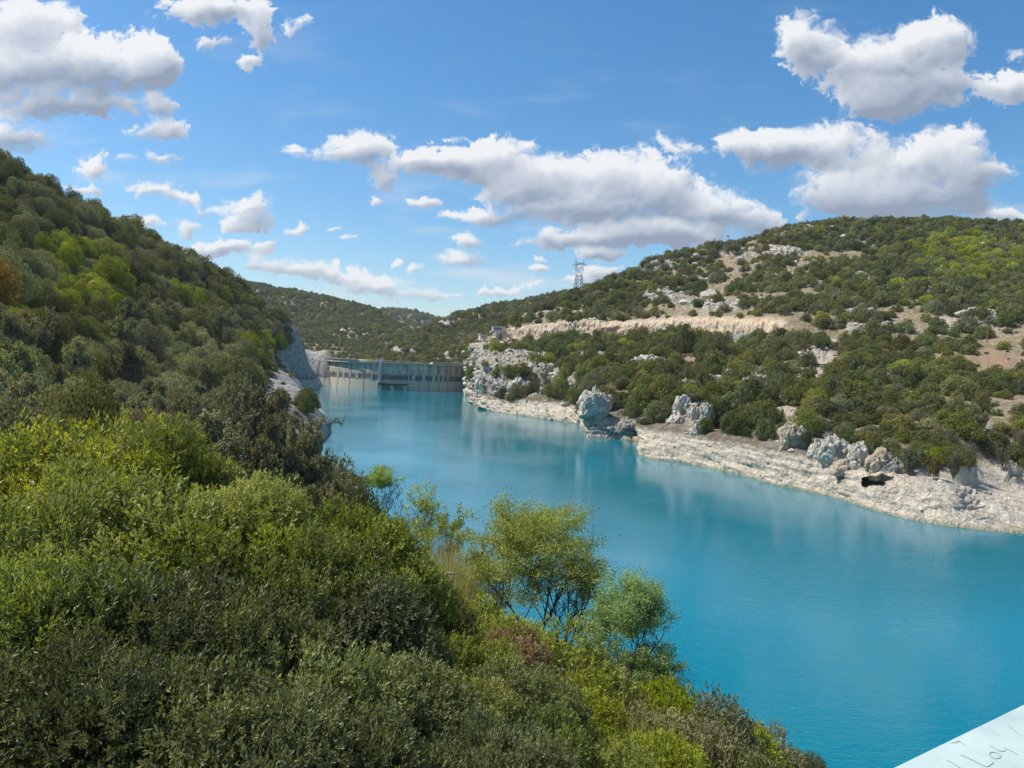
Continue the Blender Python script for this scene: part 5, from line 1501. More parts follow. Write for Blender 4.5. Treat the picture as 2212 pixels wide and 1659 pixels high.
crowned_tree('willow_tree', 711, 825, 1012, 1110, 86, 52, 1.0, MAT['poplar_green'], 'pale green round crowned willow over the water, above the copse tip', 'tree', WG, 75, 110, .15, 825, 3, .4, (.14, .28), 5, 'bark_grey')
crowned_tree('willow_tree', 722, 905, 1045, 1180, 76, 58, .8, MAT['poplar_gold'], 'tall sparse willow leaning over the water, the middle one of three', 'tree', WG, 70, 95, .14, 890, 3, .4, (.13, .26), 5, 'bark_grey')
crowned_tree('willow_tree', 733, 968, 1100, 1230, 66, 46, .8, MAT['poplar_gold'], 'shorter willow, nearest of the three to the golden poplar', 'tree', WG, 60, 95, .13, 945, 3, .4, (.13, .26), 5, 'bark_grey')
# ------------------------------------------------------------------ the dam
def dam_mat(zc):
    m, nt, b = new_mat('stained_concrete')
    p = geo_pos(nt)
    sp = nt.nodes.new('ShaderNodeSeparateXYZ'); nt.links.new(p, sp.inputs[0])
    n1 = noise_tex(nt, .5, 5, .6, p)
    st = noise_tex(nt, 1.0, 5, .7, mapping(nt, p, (1.0, 1.0, .035)))
    st2 = noise_tex(nt, 1.0, 3, .6, mapping(nt, p, (.45, .45, .02)))
    lift = noise_tex(nt, 1.0, 2, .5, mapping(nt, p, (.03, .03, .9)))
    zn = math_node(nt, 'ADD', math_node(nt, 'DIVIDE', sp.outputs[2], zc), math_node(nt, 'MULTIPLY', math_node(nt, 'SUBTRACT', st2.outputs[0], .5), .10))
    c = ramp_node(nt, n1.outputs[0], [(.3, (.54, .46, .345)), (.7, (.70, .61, .47))])
    c = mix_col(nt, ramp_node(nt, lift.outputs[0], [(.45, (0, 0, 0)), (.62, (.35, .35, .35))]), c, (.24, .24, .23))
    low = ramp_node(nt, zn, [(.335, (1, 1, 1)), (.365, (0, 0, 0))])
    mid = ramp_node(nt, zn, [(.33, (0, 0, 0)), (.37, (.85, .85, .85)), (.50, (.95, .95, .95)), (.60, (0, 0, 0))])
    c = mix_col(nt, mid, c, (.125, .12, .115))
    c = mix_col(nt, low, c, mix_col(nt, n1.outputs[0], (.55, .46, .36), (.68, .585, .47)))
    sk = math_node(nt, 'MULTIPLY', ramp_node(nt, st.outputs[0], [(.40, (1, 1, 1)), (.53, (0, 0, 0))]), ramp_node(nt, zn, [(.36, (.10, .10, .10)), (.55, (.6, .6, .6))]))
    c = mix_col(nt, sk, c, (.07, .07, .07))
    nt.links.new(c, b.inputs['Base Color']); b.inputs['Roughness'].default_value = .9
    b.inputs['Specular IOR Level'].default_value = .2
    bump(nt, n1.outputs[0], .3, .1, b)
    return m
_L, _M, _Rr = on_z(688, 829.5), on_z(842, 842), on_z(1012, 845.5)
def circle3(a, b, c):
    ax, ay, bx, by, cx, cy = a[0], a[1], b[0], b[1], c[0], c[1]
    d = 2 * (ax * (by - cy) + bx * (cy - ay) + cx * (ay - by))
    ux = ((ax * ax + ay * ay) * (by - cy) + (bx * bx + by * by) * (cy - ay) + (cx * cx + cy * cy) * (ay - by)) / d
    uy = ((ax * ax + ay * ay) * (cx - bx) + (bx * bx + by * by) * (ax - cx) + (cx * cx + cy * cy) * (bx - ax)) / d
    return ux, uy, math.hypot(ax - ux, ay - uy)
_ux, _uy, _ur = circle3(_L, _M, _Rr)
_a0 = math.atan2(_L[1] - _uy, _L[0] - _ux); _a1 = math.atan2(_Rr[1] - _uy, _Rr[0] - _ux)
if _a0 > 0: _a0 -= 2 * math.pi
if _a1 > 0: _a1 -= 2 * math.pi
ZC = .5 * (at(683, 773, _L[1])[2] + at(1015, 789.5, _Rr[1])[2])
def dp(t, off, z):
    a = _a0 + (_a1 - _a0) * t
    r = _ur + off
    return np.array([_ux + math.cos(a) * r, _uy + math.sin(a) * r, z])
_ts = np.linspace(-.08, 1.08, 400)
_tx = np.array([proj(dp(t, 0, ZC * .55))[0] for t in _ts])
def t_at(x): return float(np.interp(x, _tx, _ts))
MAT['dam'] = dam_mat(ZC)
MAT['concrete'] = plain('pale_concrete', (.54, .49, .41), .85, .2, 1.2)
MAT['concrete_dark'] = plain('weathered_concrete', (.48, .43, .35), .9, .3, 1.0)
MAT['white_conc'] = plain('white_render', (.60, .60, .58), .8, .12, 1.5)
MAT['dark_green'] = plain('dark_green_steel', (.012, .035, .03), .5, .3, 2)
MAT['dark_glass'] = plain('dark_glass', (.03, .035, .04), .15, .2, 2)
MAT['steel'] = plain('galvanised_steel', (.13, .14, .15), .45, .2, 2, .3)
MAT['rail_steel'] = plain('rail_steel', (.45, .45, .44), .45, .2, 2, .4)
MAT['wood'] = plain('weathered_wood', (.20, .155, .11), .85, .3, 4)
MAT['tile'] = plain('roof_tiles', (.22, .13, .09), .85, .3, 3)

dam = empty('dam', tuple(dp(.5, 0, 0)), 0, 'curved grey concrete arch dam closing the lake, streaked with black stains', 'dam')
dinv = Matrix.Translation(-Vector(dam.location))
def dpart(name, me, parent=dam):
    me.transform(dinv if parent is dam else dinv)
    return link(name, me, parent)
def arc_box(t0, t1, z0, z1, off_f, thick, nt_=3, nz=1, bat=0.0, zref=None):
    """curved slab; off_f: offset of the front; bat: batter per metre below zref"""
    zref = z1 if zref is None else zref
    V = []
    for i in range(nt_ + 1):
        t = t0 + (t1 - t0) * i / nt_
        for j in range(nz + 1):
            z = z0 + (z1 - z0) * j / nz
            V.append(dp(t, off_f + (zref - z) * bat, z))
        for j in range(nz + 1):
            z = z0 + (z1 - z0) * j / nz
            V.append(dp(t, off_f - thick, z))
    m = 2 * (nz + 1); q = []
    for i in range(nt_):
        a, b = i * m, (i + 1) * m
        for j in range(nz):
            q.append((a + j, b + j, b + j + 1, a + j + 1)); q.append((a + nz + 1 + j, a + nz + 2 + j, b + nz + 2 + j, b + nz + 1 + j))
        q.append((a + nz, b + nz, b + m - 1, a + m - 1)); q.append((a, a + nz + 1, b + nz + 1, b))
    e = nt_ * m
    for j in range(nz):
        q.append((j, j + 1, nz + 2 + j, nz + 1 + j)); q.append((e + j, e + nz + 1 + j, e + nz + 2 + j, e + j + 1))
    return np.array(V), np.array(q)
ti0, ti1 = t_at(822), t_at(882)
bounds = list(np.linspace(-.07, ti0, 9)) + list(np.linspace(ti1, 1.05, 9))
gap = .0022
for k in list(range(8)) + list(range(9, 17)):
    a, b = bounds[k] + gap, bounds[k + 1] - gap
    v, q = arc_box(a, b, -4, ZC - 1.1, 0, 3, 3, 6, .10)
    dpart('wall_block', mesh_arrays('wall_block', v, q, [MAT['dam']]))
v, q = arc_box(-.07, 1.05, -4, ZC - 1.2, -.5, 2, 40, 4, .10)     # body behind the joints
dpart('wall_core', mesh_arrays('wall_core', v, q, [MAT['concrete_dark']]))
# set-back panels and pale stub piers in the dark belt
rd = np.random.default_rng(2)
for k in list(range(8)) + list(range(9, 17)):
    for f in (.0, .5):
        t = bounds[k] + (bounds[k + 1] - bounds[k]) * f
        if f == 0 and rd.random() < .3: continue
        wd = rd.uniform(.004, .008)
        z0 = ZC * rd.uniform(.33, .40); z1 = ZC * rd.uniform(.54, .60)
        v, q = arc_box(t - wd, t + wd, z0, z1, .12 + .10 * (ZC - 1.1 - z0), .8, 1)
        dpart('pilaster', mesh_arrays('pilaster', v, q, [MAT['concrete'] if rd.random() < .5 else MAT['dam']]))
# raised overhanging crest on both thirds, lower walkway between
for x0, x1 in ((672, 773), (932, 1022)):
    v, q = arc_box(t_at(x0), t_at(x1), ZC - 1.35, ZC + .55, 1.5, 5, 10)
    o = dpart('crest_beam', mesh_arrays('crest_beam', v, q, [MAT['concrete_dark']]))
    v, q = arc_box(t_at(x0), t_at(x1) + .001, ZC + .55, ZC + .85, 1.85, 5.6, 10)
    dpart('coping', mesh_arrays('coping', v, q, [MAT['concrete']]), o)
v, q = arc_box(t_at(773), t_at(932), ZC - 1.1, ZC - .35, .8, 4.2, 12)
dpart('walkway', mesh_arrays('walkway', v, q, [MAT['concrete']]))
mb = MB()
for i in range(29):
    t = t_at(775) + (t_at(930) - t_at(775)) * i / 28
    mb.tube(dp(t, .6, ZC - .4), dp(t, .6, ZC + .75), .05, n=4)
    if i < 28:
        t2 = t_at(775) + (t_at(930) - t_at(775)) * (i + 1) / 28
        for zz in (.2, .72): mb.tube(dp(t, .6, ZC + zz), dp(t2, .6, ZC + zz), .05, n=4)
dpart('railing', mb.mesh('railing', MAT['rail_steel']))
# intake: two tall piers, recessed gate wall, dark beam over two bays
v, q = arc_box(ti0, ti1, 3.6, ZC - 1.1, -.25, 2, 5, 3, .09)
dpart('gate_wall', mesh_arrays('gate_wall', v, q, [MAT['dam']]))
v, q = arc_box(ti0, ti1, -4, 3.4, .9, 2.4, 4)
dpart('bay_wall', mesh_arrays('bay_wall', v, q, [MAT['concrete_dark']]))
tw = (t_at(826) - t_at(820))
v, q = arc_box(t_at(819.5), t_at(825), -4, ZC + .6, .9, 4, 1, 1, .07)
pr = dpart('pier', mesh_arrays('pier', v, q, [MAT['concrete']]))
for j in range(11):
    z = 4 + j * (ZC - 5) / 11
    v, q = arc_box(t_at(820.5), t_at(824), z, z + (ZC - 5) / 11 - .16, 1.05 + .07 * (ZC + .6 - z), .3, 1)
    dpart('gauge_plate', mesh_arrays('gauge_plate', v, q, [MAT['white_conc']]), pr)
v, q = arc_box(t_at(881), t_at(884.5), -4, ZC + .5, .8, 4, 1, 1, .07)
dpart('pier', mesh_arrays('pier', v, q, [MAT['concrete_dark']]))
v, q = arc_box(t_at(821), t_at(880), 3.0, 3.9, 4.2, 4, 4)
dpart('intake_beam', mesh_arrays('intake_beam', v, q, [MAT['dark_green']]))
for x0, x1 in ((820, 828), (846, 853), (872, 880)):
    v, q = arc_box(t_at(x0), t_at(x1), -4, 2.95, 3.6, 3, 1)
    dpart('intake_pillar', mesh_arrays('intake_pillar', v, q, [MAT['concrete']]))
mb = MB(); c0 = dp(t_at(824), 0, ZC + .9); mb.box(c0 + np.array([0, 1, .6]), (1.3, 1.2, 2.2)); mb.box(c0 + np.array([0, 1, 1.8]), (1.7, 1.6, .25))
dpart('gate_hoist', mb.mesh('gate_hoist', MAT['white_conc']))
mb = MB(); c0 = dp(t_at(872), -1, ZC); mb.box(c0 + np.array([0, 0, .4]), (1.0, 1.0, 1.8)); mb.tube(c0, c0 + np.array([0, 0, 3.2]), .09)
dpart('lamp_mast', mb.mesh('lamp_mast', MAT['steel']))
# little white gauge hut at the far end of the crest
P = at(691, 771, _L[1] + 4); hut = empty('valve_hut', (P[0], P[1], ZC - .5), .2, 'tiny white hut at the cliff end of the dam crest', 'hut')
MB().box((0, 0, 1.4), (2.2, 2.0, 2.8)).build('wall', MAT['white_conc'], hut)
MB().box((0, 0, 2.95), (2.7, 2.5, .3)).build('roof', MAT['concrete_dark'], hut)
MB().box((0, -1.02, 1.0), (.8, .08, 1.9)).build('door', MAT['steel'], hut)

# ------------------------------------------------------------------ control house, hut and drum on the abutment
def px_m(Y): return Y / F * K       # metres per picture unit
Yh = 440.0; s_ = px_m(Yh)
P = at(1075, 736, Yh); gh = P[2] - 3.2
ch_ = empty('control_house', (P[0], P[1], gh), .12, 'white flat roofed control house standing on a tall concrete column above the cliff', 'control house')
hz = at(1075, 718.5, Yh)[2] - gh           # underside of the cabin
zt = at(1075, 706, Yh)[2] - gh
zs = at(1075, 714.8, Yh)[2] - gh
MB().box((-.3, 0, (hz + zs) / 2), (8.2, 6.5, zs - hz)).build('floor_slab', MAT['concrete'], ch_)
cab = MB().box((.45, 0, (zs + zt) / 2), (7.4, 5.6, zt - zs)).build('cabin', MAT['white_conc'], ch_)
MB().box((.45, 0, zt + .14), (7.9, 6.1, .26)).build('roof', MAT['concrete'], ch_)
for k in range(5):
    w_ = MB().box((-2.4 + k * .95, -2.82, zs + (zt - zs) * .52), (.62, .10, (zt - zs) * .55)).build('window', MAT['dark_glass'], ch_)
    MB().box((-2.4 + k * .95, -2.86, zs + (zt - zs) * .22), (.74, .10, .10)).build('sill', MAT['concrete'], w_)
MB().box((-.3, 0, hz / 2 - 1), (.95, 1.3, hz + 2)).build('column', MAT['concrete'], ch_)
MB().box((2.6, 0, hz / 2 - 1), (1.0, 2.2, hz + 2)).build('column', MAT['concrete_dark'], ch_)
MB().box((5.2, 0, hz - 1.6), (4.4, 3.0, 2.0)).build('annex', MAT['concrete'], ch_)
P = at(1043, 736, 452)
ht = empty('white_hut', (P[0], P[1], P[2] - 1.0), .35, 'small white hut with three windows on a rock spur left of the control house', 'hut')
z1 = at(1043, 732, 452)[2] - P[2] + 1.0; z2 = at(1043, 723.5, 452)[2] - P[2] + 1.0
MB().box((0, 0, (z1 + z2) / 2), (4.4, 3.6, z2 - z1)).build('wall', MAT['white_conc'], ht)
MB().box((0, 0, z2 + .2), (5.0, 4.2, .4)).build('roof', MAT['concrete_dark'], ht)
for k in range(3): MB().box((-1.3 + k * .9, -1.83, z1 + (z2 - z1) * .55), (.45, .08, .9)).build('window', MAT['dark_glass'], ht)
MB().box((.9, 0, z1 / 2 - 1.5), (1.2, 1.4, z1 + 3)).build('column', MAT['concrete'], ht)
P = at(1055, 750, 446); dr = empty('concrete_shelter', (P[0], P[1], P[2] - .6), 0, 'round topped concrete shelter with a dark opening below the control house', 'shelter')
z2 = at(1055, 737.5, 446)[2] - P[2] + .6
mb = MB(); mb.tube((-1.6, 0, -1), (-1.6, 0, z2), 1.9, 1.9, 18); mb.box((1.6, .3, z2 / 2 - .8), (4.2, 2.6, z2 + .6))
mb.build('wall', MAT['concrete'], dr)
mb = MB(); mb.tube((-1.6, 0, z2 + .002), (-1.6, 0, z2 + .3), 2.1, 2.0, 18); mb.build('roof', MAT['concrete_dark'], dr)
MB().box((-.35, -1.75, z2 * .42), (1.0, .5, z2 * .8)).build('opening', MAT['wood'], dr)

# ------------------------------------------------------------------ electricity pylon
def pylon():
    Y = 640.0
    base = at(1249, 645, Y); top = at(1247, 558, Y)
    H = top[2] - base[2]
    o = empty('electricity_pylon', tuple(base), .25, 'lattice steel electricity pylon with a cat head top, on the hill saddle', 'pylon')
    s = H / 36.0
    waist, arm = 20.5 * s, 30.5 * s
    hb, hw, ha = 4.0 * s, 2.45 * s, 4.0 * s
    r = .30
    def corner(z):
        if z <= waist: w = hb + (hw - hb) * z / waist; d = w
        else: w = hw + (ha - hw) * (z - waist) / (arm - waist); d = hw * .8
        return w, d
    legs = MB()
    for sx in (-1, 1):
        for sy in (-1, 1):
            mb = MB(); mb.tube((sx * hb, sy * hb, -2), (sx * hw, sy * hw * .8, waist), r, r, 4)
            mb.build('leg', MAT['steel'], o)
    br = MB()
    zs_ = np.linspace(0, waist, 7)
    for a, b in zip(zs_[:-1], zs_[1:]):
        (wa, da), (wb, db) = corner(a), corner(b)
        for sy in (-1, 1):
            br.tube((-wa, sy * da, a), (wb, sy * db * .9, b), .075, n=4); br.tube((wa, sy * da, a), (-wb, sy * db * .9, b), .075, n=4)
            br.tube((-wb, sy * db * .9, b), (wb, sy * db * .9, b), .085, n=4)
        for sx in (-1, 1):
            br.tube((sx * wa, -da, a), (sx * wb, db * .9, b), .075, n=4); br.tube((sx * wa, da, a), (sx * wb, -db * .9, b), .075, n=4)
            br.tube((sx * wb, -db * .9, b), (sx * wb, db * .9, b), .085, n=4)
    br.build('bracing', MAT['steel'], o)
    hd = MB()
    for sx in (-1, 1):
        for sy in (-1, 1):
            y = sy * hw * .7
            hd.tube((sx * hw, y, waist), (sx * ha, y * .8, arm), .15, n=4)
            hd.tube((sx * .2, y, waist + 3.2 * s), (sx * (ha - 1.6 * s), y * .8, arm), .12, n=4)
            hd.tube((sx * hw, y, waist), (sx * .2, y, waist + 3.2 * s), .10, n=4)
        for k in range(4):
            f, g = k / 4, (k + 1) / 4
            a1 = np.array([sx * (hw + (ha - hw) * f), 0, waist + (arm - waist) * f]); b1 = np.array([sx * (.2 + (ha - 1.6 * s - .2) * g), 0, waist + 3.2 * s + (arm - waist - 3.2 * s) * g])
            hd.tube(a1, b1, .08, n=4)
    hd.tube((-hw, 0, waist), (hw, 0, waist), .16, n=4)
    hd.build('head_frame', MAT['steel'], o)
    ar = MB()
    aw = 6.6 * s
    for y in (-.7 * s, .7 * s):
        ar.tube((-aw, 0, arm - .2 * s), (-ha * 1.02, y, arm + 1.3 * s), .10, n=4); ar.tube((aw, 0, arm - .2 * s), (ha * 1.02, y, arm + 1.3 * s), .10, n=4)
        ar.tube((-ha, y, arm + 1.3 * s), (ha, y, arm + 1.3 * s), .16, n=4); ar.tube((-aw, y * .3, arm - .2 * s), (aw, y * .3, arm - .2 * s), .17, n=4)
    for k in range(9):
        x0 = -ha + 2 * ha * k / 9; x1 = -ha + 2 * ha * (k + 1) / 9
        ar.tube((x0, 0, arm - .2 * s), (x1, 0, arm + 1.3 * s), .07, n=4); ar.tube((x0, 0, arm + 1.3 * s), (x1, 0, arm - .2 * s), .07, n=4)
    ar.build('cross_arm', MAT['steel'], o)
    for sx in (-1, 1):
        hn = MB()
        hn.tube((sx * ha * 1.0, 0, arm + 1.3 * s), (sx * ha * .98, 0, arm + 5.2 * s), .12, .07, 4); hn.tube((sx * ha * .66, 0, arm + 1.3 * s), (sx * ha * .98, 0, arm + 5.2 * s), .12, .07, 4)
        hn.tube((sx * ha * .83, 0, arm + 3.2 * s), (sx * ha, 0, arm + 2.6 * s), .06, n=4); hn.tube((sx * ha * .9, 0, arm + 5.2 * s), (sx * ha * 1.12, 0, arm + 5.25 * s), .06, n=4)
        hn.build('earth_peak', MAT['steel'], o)
    ins = []
    for x in (-aw, -.0, aw):
        mb = MB()
        for k in range(8): mb.tube((x, -.1 * k * s, arm - .3 * s - k * .32 * s), (x, -.1 * k * s, arm - .5 * s - k * .32 * s), .16, .10, 6)
        mb.tube((x, 0, arm - .2 * s), (x, -.8 * s, arm - 3.0 * s), .04, n=4)
        mb.build('insulator', MAT['steel'], o)
        ins.append(Matrix.Rotation(.25, 4, 'Z') @ Vector((x, -.8 * s, arm - 3.0 * s)) + Vector(base))
    return ins
INS = pylon()
MAT['cable'] = plain('cable', (.10, .10, .11), .5, .1, 2)
for k, a in enumerate(INS):
    e = Vector(at(1420 + k * 18, 640 + k * 6, 700)); mb = MB(); prev = a
    for i in range(1, 25):
        f = i / 24; p = a.lerp(e, f); p = Vector((p.x, p.y, p.z - 9 * f * (1 - f))); mb.tube(prev, p, .045, n=3, cap=False); prev = p
    o = mb.build('power_cable', MAT['cable'])
    tag(o, ['thin power cable from the far end of the pylon arm over the hill', 'thin power cable from the middle of the pylon arm over the hill', 'thin power cable from the near end of the pylon arm over the hill'][k], 'cable', 'cables of the pylon')

# ------------------------------------------------------------------ road furniture and vehicles
def road_pt(x, f=.5):
    g = rb_grid(np.array([float(x)]))[0]
    a, b = g[np.argmin(np.abs(ROWCH - 6))], g[np.argmin(np.abs(ROWCH - 7))]
    p = a + (b - a) * f; p[2] = max(a[2], b[2]) + .13
    return p
def road_dir(x):
    d = road_pt(x + 25) - road_pt(x - 25); return math.atan2(d[1], d[0])
gr = empty('guard_rail', tuple(road_pt(1400, .03)), 0, 'pale metal guard rail along the lake side of the road', 'guard rail')
inv = -np.array(gr.location)
rail, posts = MB(), MB()
xs = np.arange(1110, 1700, 4.0)
for a, b in zip(xs[:-1], xs[1:]):
    pa, pb = road_pt(a, .03) + inv, road_pt(b, .03) + inv
    for z in (.55, .72): rail.tube(pa + np.array([0, 0, z]), pb + np.array([0, 0, z]), .09, n=4, cap=False)
    posts.box(pa + np.array([0, .1, .35]), (.12, .12, .9))
rail.build('rail_beam', MAT['rail_steel'], gr)
tag(posts.build('posts', MAT['rail_steel'], gr), kind='stuff')

MAT['tyre'] = plain('tyre_rubber', (.02, .02, .02), .8, .2, 3)
def car_paint(name, c): 
    m, nt, b = new_mat(name); b.inputs['Base Color'].default_value = (*c, 1); b.inputs['Roughness'].default_value = .3; b.inputs['Coat Weight'].default_value = .5
    return m
MAT['white_car'] = car_paint('white_car_paint', (.72, .73, .73)); MAT['silver_car'] = car_paint('silver_car_paint', (.55, .57, .59))
def loft_profile(mb, prof, w0, w1):
    """side profile (x,z) extruded across y with a narrower top"""
    zs = [p[1] for p in prof]; zmin, zmax = min(zs), max(zs)
    def wd(z): return w0 + (w1 - w0) * max(0, (z - zmin) / (zmax - zmin) - .45) / .55
    mb.prism(prof, lambda p: (p[0], -wd(p[1]) / 2, p[1]), lambda p: (p[0], wd(p[1]) / 2, p[1]))
def vehicle(name, label, cat, loc, rz, paint, kind):
    o = empty(name, loc, rz, label, cat)
    if kind == 'car':
        L, W, H, wr = 4.1, 1.75, 1.48, .31
        prof = [(-2.05, .35), (-2.0, .78), (-1.75, .95), (-1.1, 1.02), (-.55, 1.42), (.75, 1.46), (1.55, 1.08), (2.0, .98), (2.05, .40), (1.7, .28), (-1.75, .28)]
        glass = [(-1.02, 1.03), (-.55, 1.36), (.70, 1.40), (1.40, 1.05)]
        wx = (-1.3, 1.25)
    else:
        L, W, H, wr = 5.2, 1.95, 2.3, .36
        prof = [(-2.6, .4), (-2.55, .95), (-2.1, 1.12), (-1.45, 2.12), (-1.2, 2.25), (2.5, 2.3), (2.6, 2.1), (2.6, .4), (2.2, .32), (-2.2, .32)]
        glass = [(-1.98, 1.18), (-1.45, 1.98), (-.35, 2.0), (-.35, 1.2)]
        wx = (-1.7, 1.6)
    mb = MB(); loft_profile(mb, prof, W, W * .82); body = mb.build('body', paint, o)
    for sy in (-1, 1):
        mb = MB(); y0, y1 = sy * (W * .475), sy * (W * .435)
        mb.prism(glass, lambda p: (p[0], y0 * (1 - .10 * (p[1] - 1.0)) + sy * .035, p[1]), lambda p: (p[0], y1 * (1 - .12 * (p[1] - 1)) - sy * .02, p[1]))
        mb.build('side_window', MAT['dark_glass'], o)
        for x in wx:
            mb = MB(); mb.tube((x, sy * (W / 2 - .2), wr), (x, sy * (W / 2 + .02), wr), wr, wr, 14); w = mb.build('wheel', MAT['tyre'], o)
            mb = MB(); mb.tube((x, sy * (W / 2 + .021), wr), (x, sy * (W / 2 + .04), wr), wr * .6, wr * .55, 10); mb.build('rim', MAT['steel'], w)
        MB().box((-L / 2 + .05, sy * W * .34, .72 if kind == 'car' else .85), (.12, .35, .18)).build('headlight', MAT['white_conc'], o)
        MB().box((L / 2 - .03, sy * W * .36, .8), (.1, .25, .22)).build('tail_light', MAT['tile'], o)
    return o
for x, nm, lab, mt, kd in ((1339, 'car', 'silver car parked on the road under the cutting, left one of two', 'silver_car', 'car'), (1383, 'car', 'white car parked on the road under the cutting, right one of two', 'white_car', 'car')):
    p = road_pt(x, .22); vehicle(nm, lab, 'car', tuple(p), road_dir(x), MAT[mt], kd)
for x, lab in ((1549, 'white van parked behind the oak on the road, farther from the ribbed container'), (1575, 'white van parked on the road right beside the ribbed container')):
    p = road_pt(x, .3); vehicle('van', lab, 'van', tuple(p), road_dir(x), MAT['white_car'], 'van')
p = road_pt(1600, .18)
ct = empty('cargo_container', tuple(p), road_dir(1600), 'light grey ribbed cargo container standing by the road near the vans', 'container')
MB().box((0, 0, 1.35), (6.1, 2.35, 2.5)).build('body', MAT['silver_car'], ct)
for k in range(12): MB().box((-2.75 + k * .5, -1.2, 1.4), (.22, .10, 2.2)).build('rib', MAT['concrete_dark'], ct)
MB().box((0, 0, 2.65), (6.2, 2.45, .12)).build('roof', MAT['white_car'], ct); MB().box((0, 0, .05), (6.2, 2.4, .14)).build('base_frame', MAT['steel'], ct)
p = road_pt(1806, .1); p2 = road_pt(1806, .0)
cw = empty('low_wall', tuple(p2 - np.array([0, .6, .3])), road_dir(1806), 'short cream rendered wall with a flat cap at the lake side of the road', 'wall')
MAT['cream'] = plain('cream_render', (.66, .60, .46), .8, .12, 1.5)
MB().box((0, 0, .9), (6.0, .5, 2.0)).build('wall', MAT['cream'], cw); MB().box((0, 0, 1.97), (6.3, .7, .16)).build('cap', MAT['white_conc'], cw)
for k in (-2.7, 2.7): MB().box((k, -.02, .92), (.5, .62, 2.05)).build('pillar', MAT['cream'], cw)
g = hit_r(1911, 772)
MAT['yellow_sign'] = plain('yellow_board', (.62, .42, .03), .5, .1, 2)
sg = empty('notice_board', tuple(g), .1, 'small yellow board on two posts among the shrubs above the gravel slide', 'sign')
MB().box((0, 0, 2.0), (1.9, .08, 1.1)).build('board', MAT['yellow_sign'], sg)
for k in (-.6, .6): MB().tube((k, .08, -.3), (k, .08, 2.5), .06).build('post', MAT['wood'], sg)
def pole(x, yt, yb, lab, wire=None):
    g = hit_r(x, yb); t = at(x, yt, g[1])
    h = t[2] - g[2]
    o = empty('utility_pole', tuple(g), .2, lab, 'utility pole')
    MB().tube((0, 0, -.5), (0, 0, h), .15, .10, 8).build('pole', MAT['wood'], o)
    MB().box((0, 0, h - .4), (1.6, .12, .12)).build('crossbar', MAT['wood'], o)
    for k in (-.65, 0, .65): MB().tube((k, 0, h - .34), (k, 0, h - .1), .06, .04, 6).build('insulator', MAT['white_conc'], o)
    return g + np.array([0, 0, h - .1])
a = pole(1710, 709, 735, 'thin wooden pole by the end of the pale cutting')
b = pole(2132, 692, 742, 'tall wooden pole among the shrubs at the far right of the road line')
pole(2000, 706, 738, 'thin pole among shrubs on the slope above the yellow board')
mb = MB(); prev = Vector(a)
for i in range(1, 31):
    f = i / 30; p = Vector(a).lerp(Vector(b), f); p.z -= 7 * f * (1 - f); mb.tube(prev, p, .03, n=3, cap=False); prev = p
tag(mb.build('overhead_wire', MAT['cable']), 'faint wire hanging between the two wooden poles', 'wire')
# hut with masts near the crest
g = hit_r(1566, 543)
hh = empty('crest_hut', tuple(g + np.array([0, 0, -.3])), .1, 'small brown hut with two masts near the top of the hill, above the white strata', 'hut')
MB().box((0, 0, 1.6), (3.4, 3, 3.6)).build('wall', MAT['rock_yellow'], hh); MB().box((0, 0, 3.5), (5.6, 4.2, .35)).build('roof', MAT['tile'], hh)
MB().box((.4, -1.52, 1.3), (1.0, .1, 2.2)).build('door', MAT['wood'], hh)
MB().tube((-2.6, .5, 0), (-2.6, .5, 11), .13, .08, 6).build('mast', MAT['steel'], hh)
ms = MB().tube((1.9, .8, 0), (1.9, .8, 8.5), .13, .10, 6).build('mast', MAT['steel'], hh)
MB().box((1.7, .8, 8.4), (1.7, .3, .6)).build('antenna', MAT['steel'], ms)
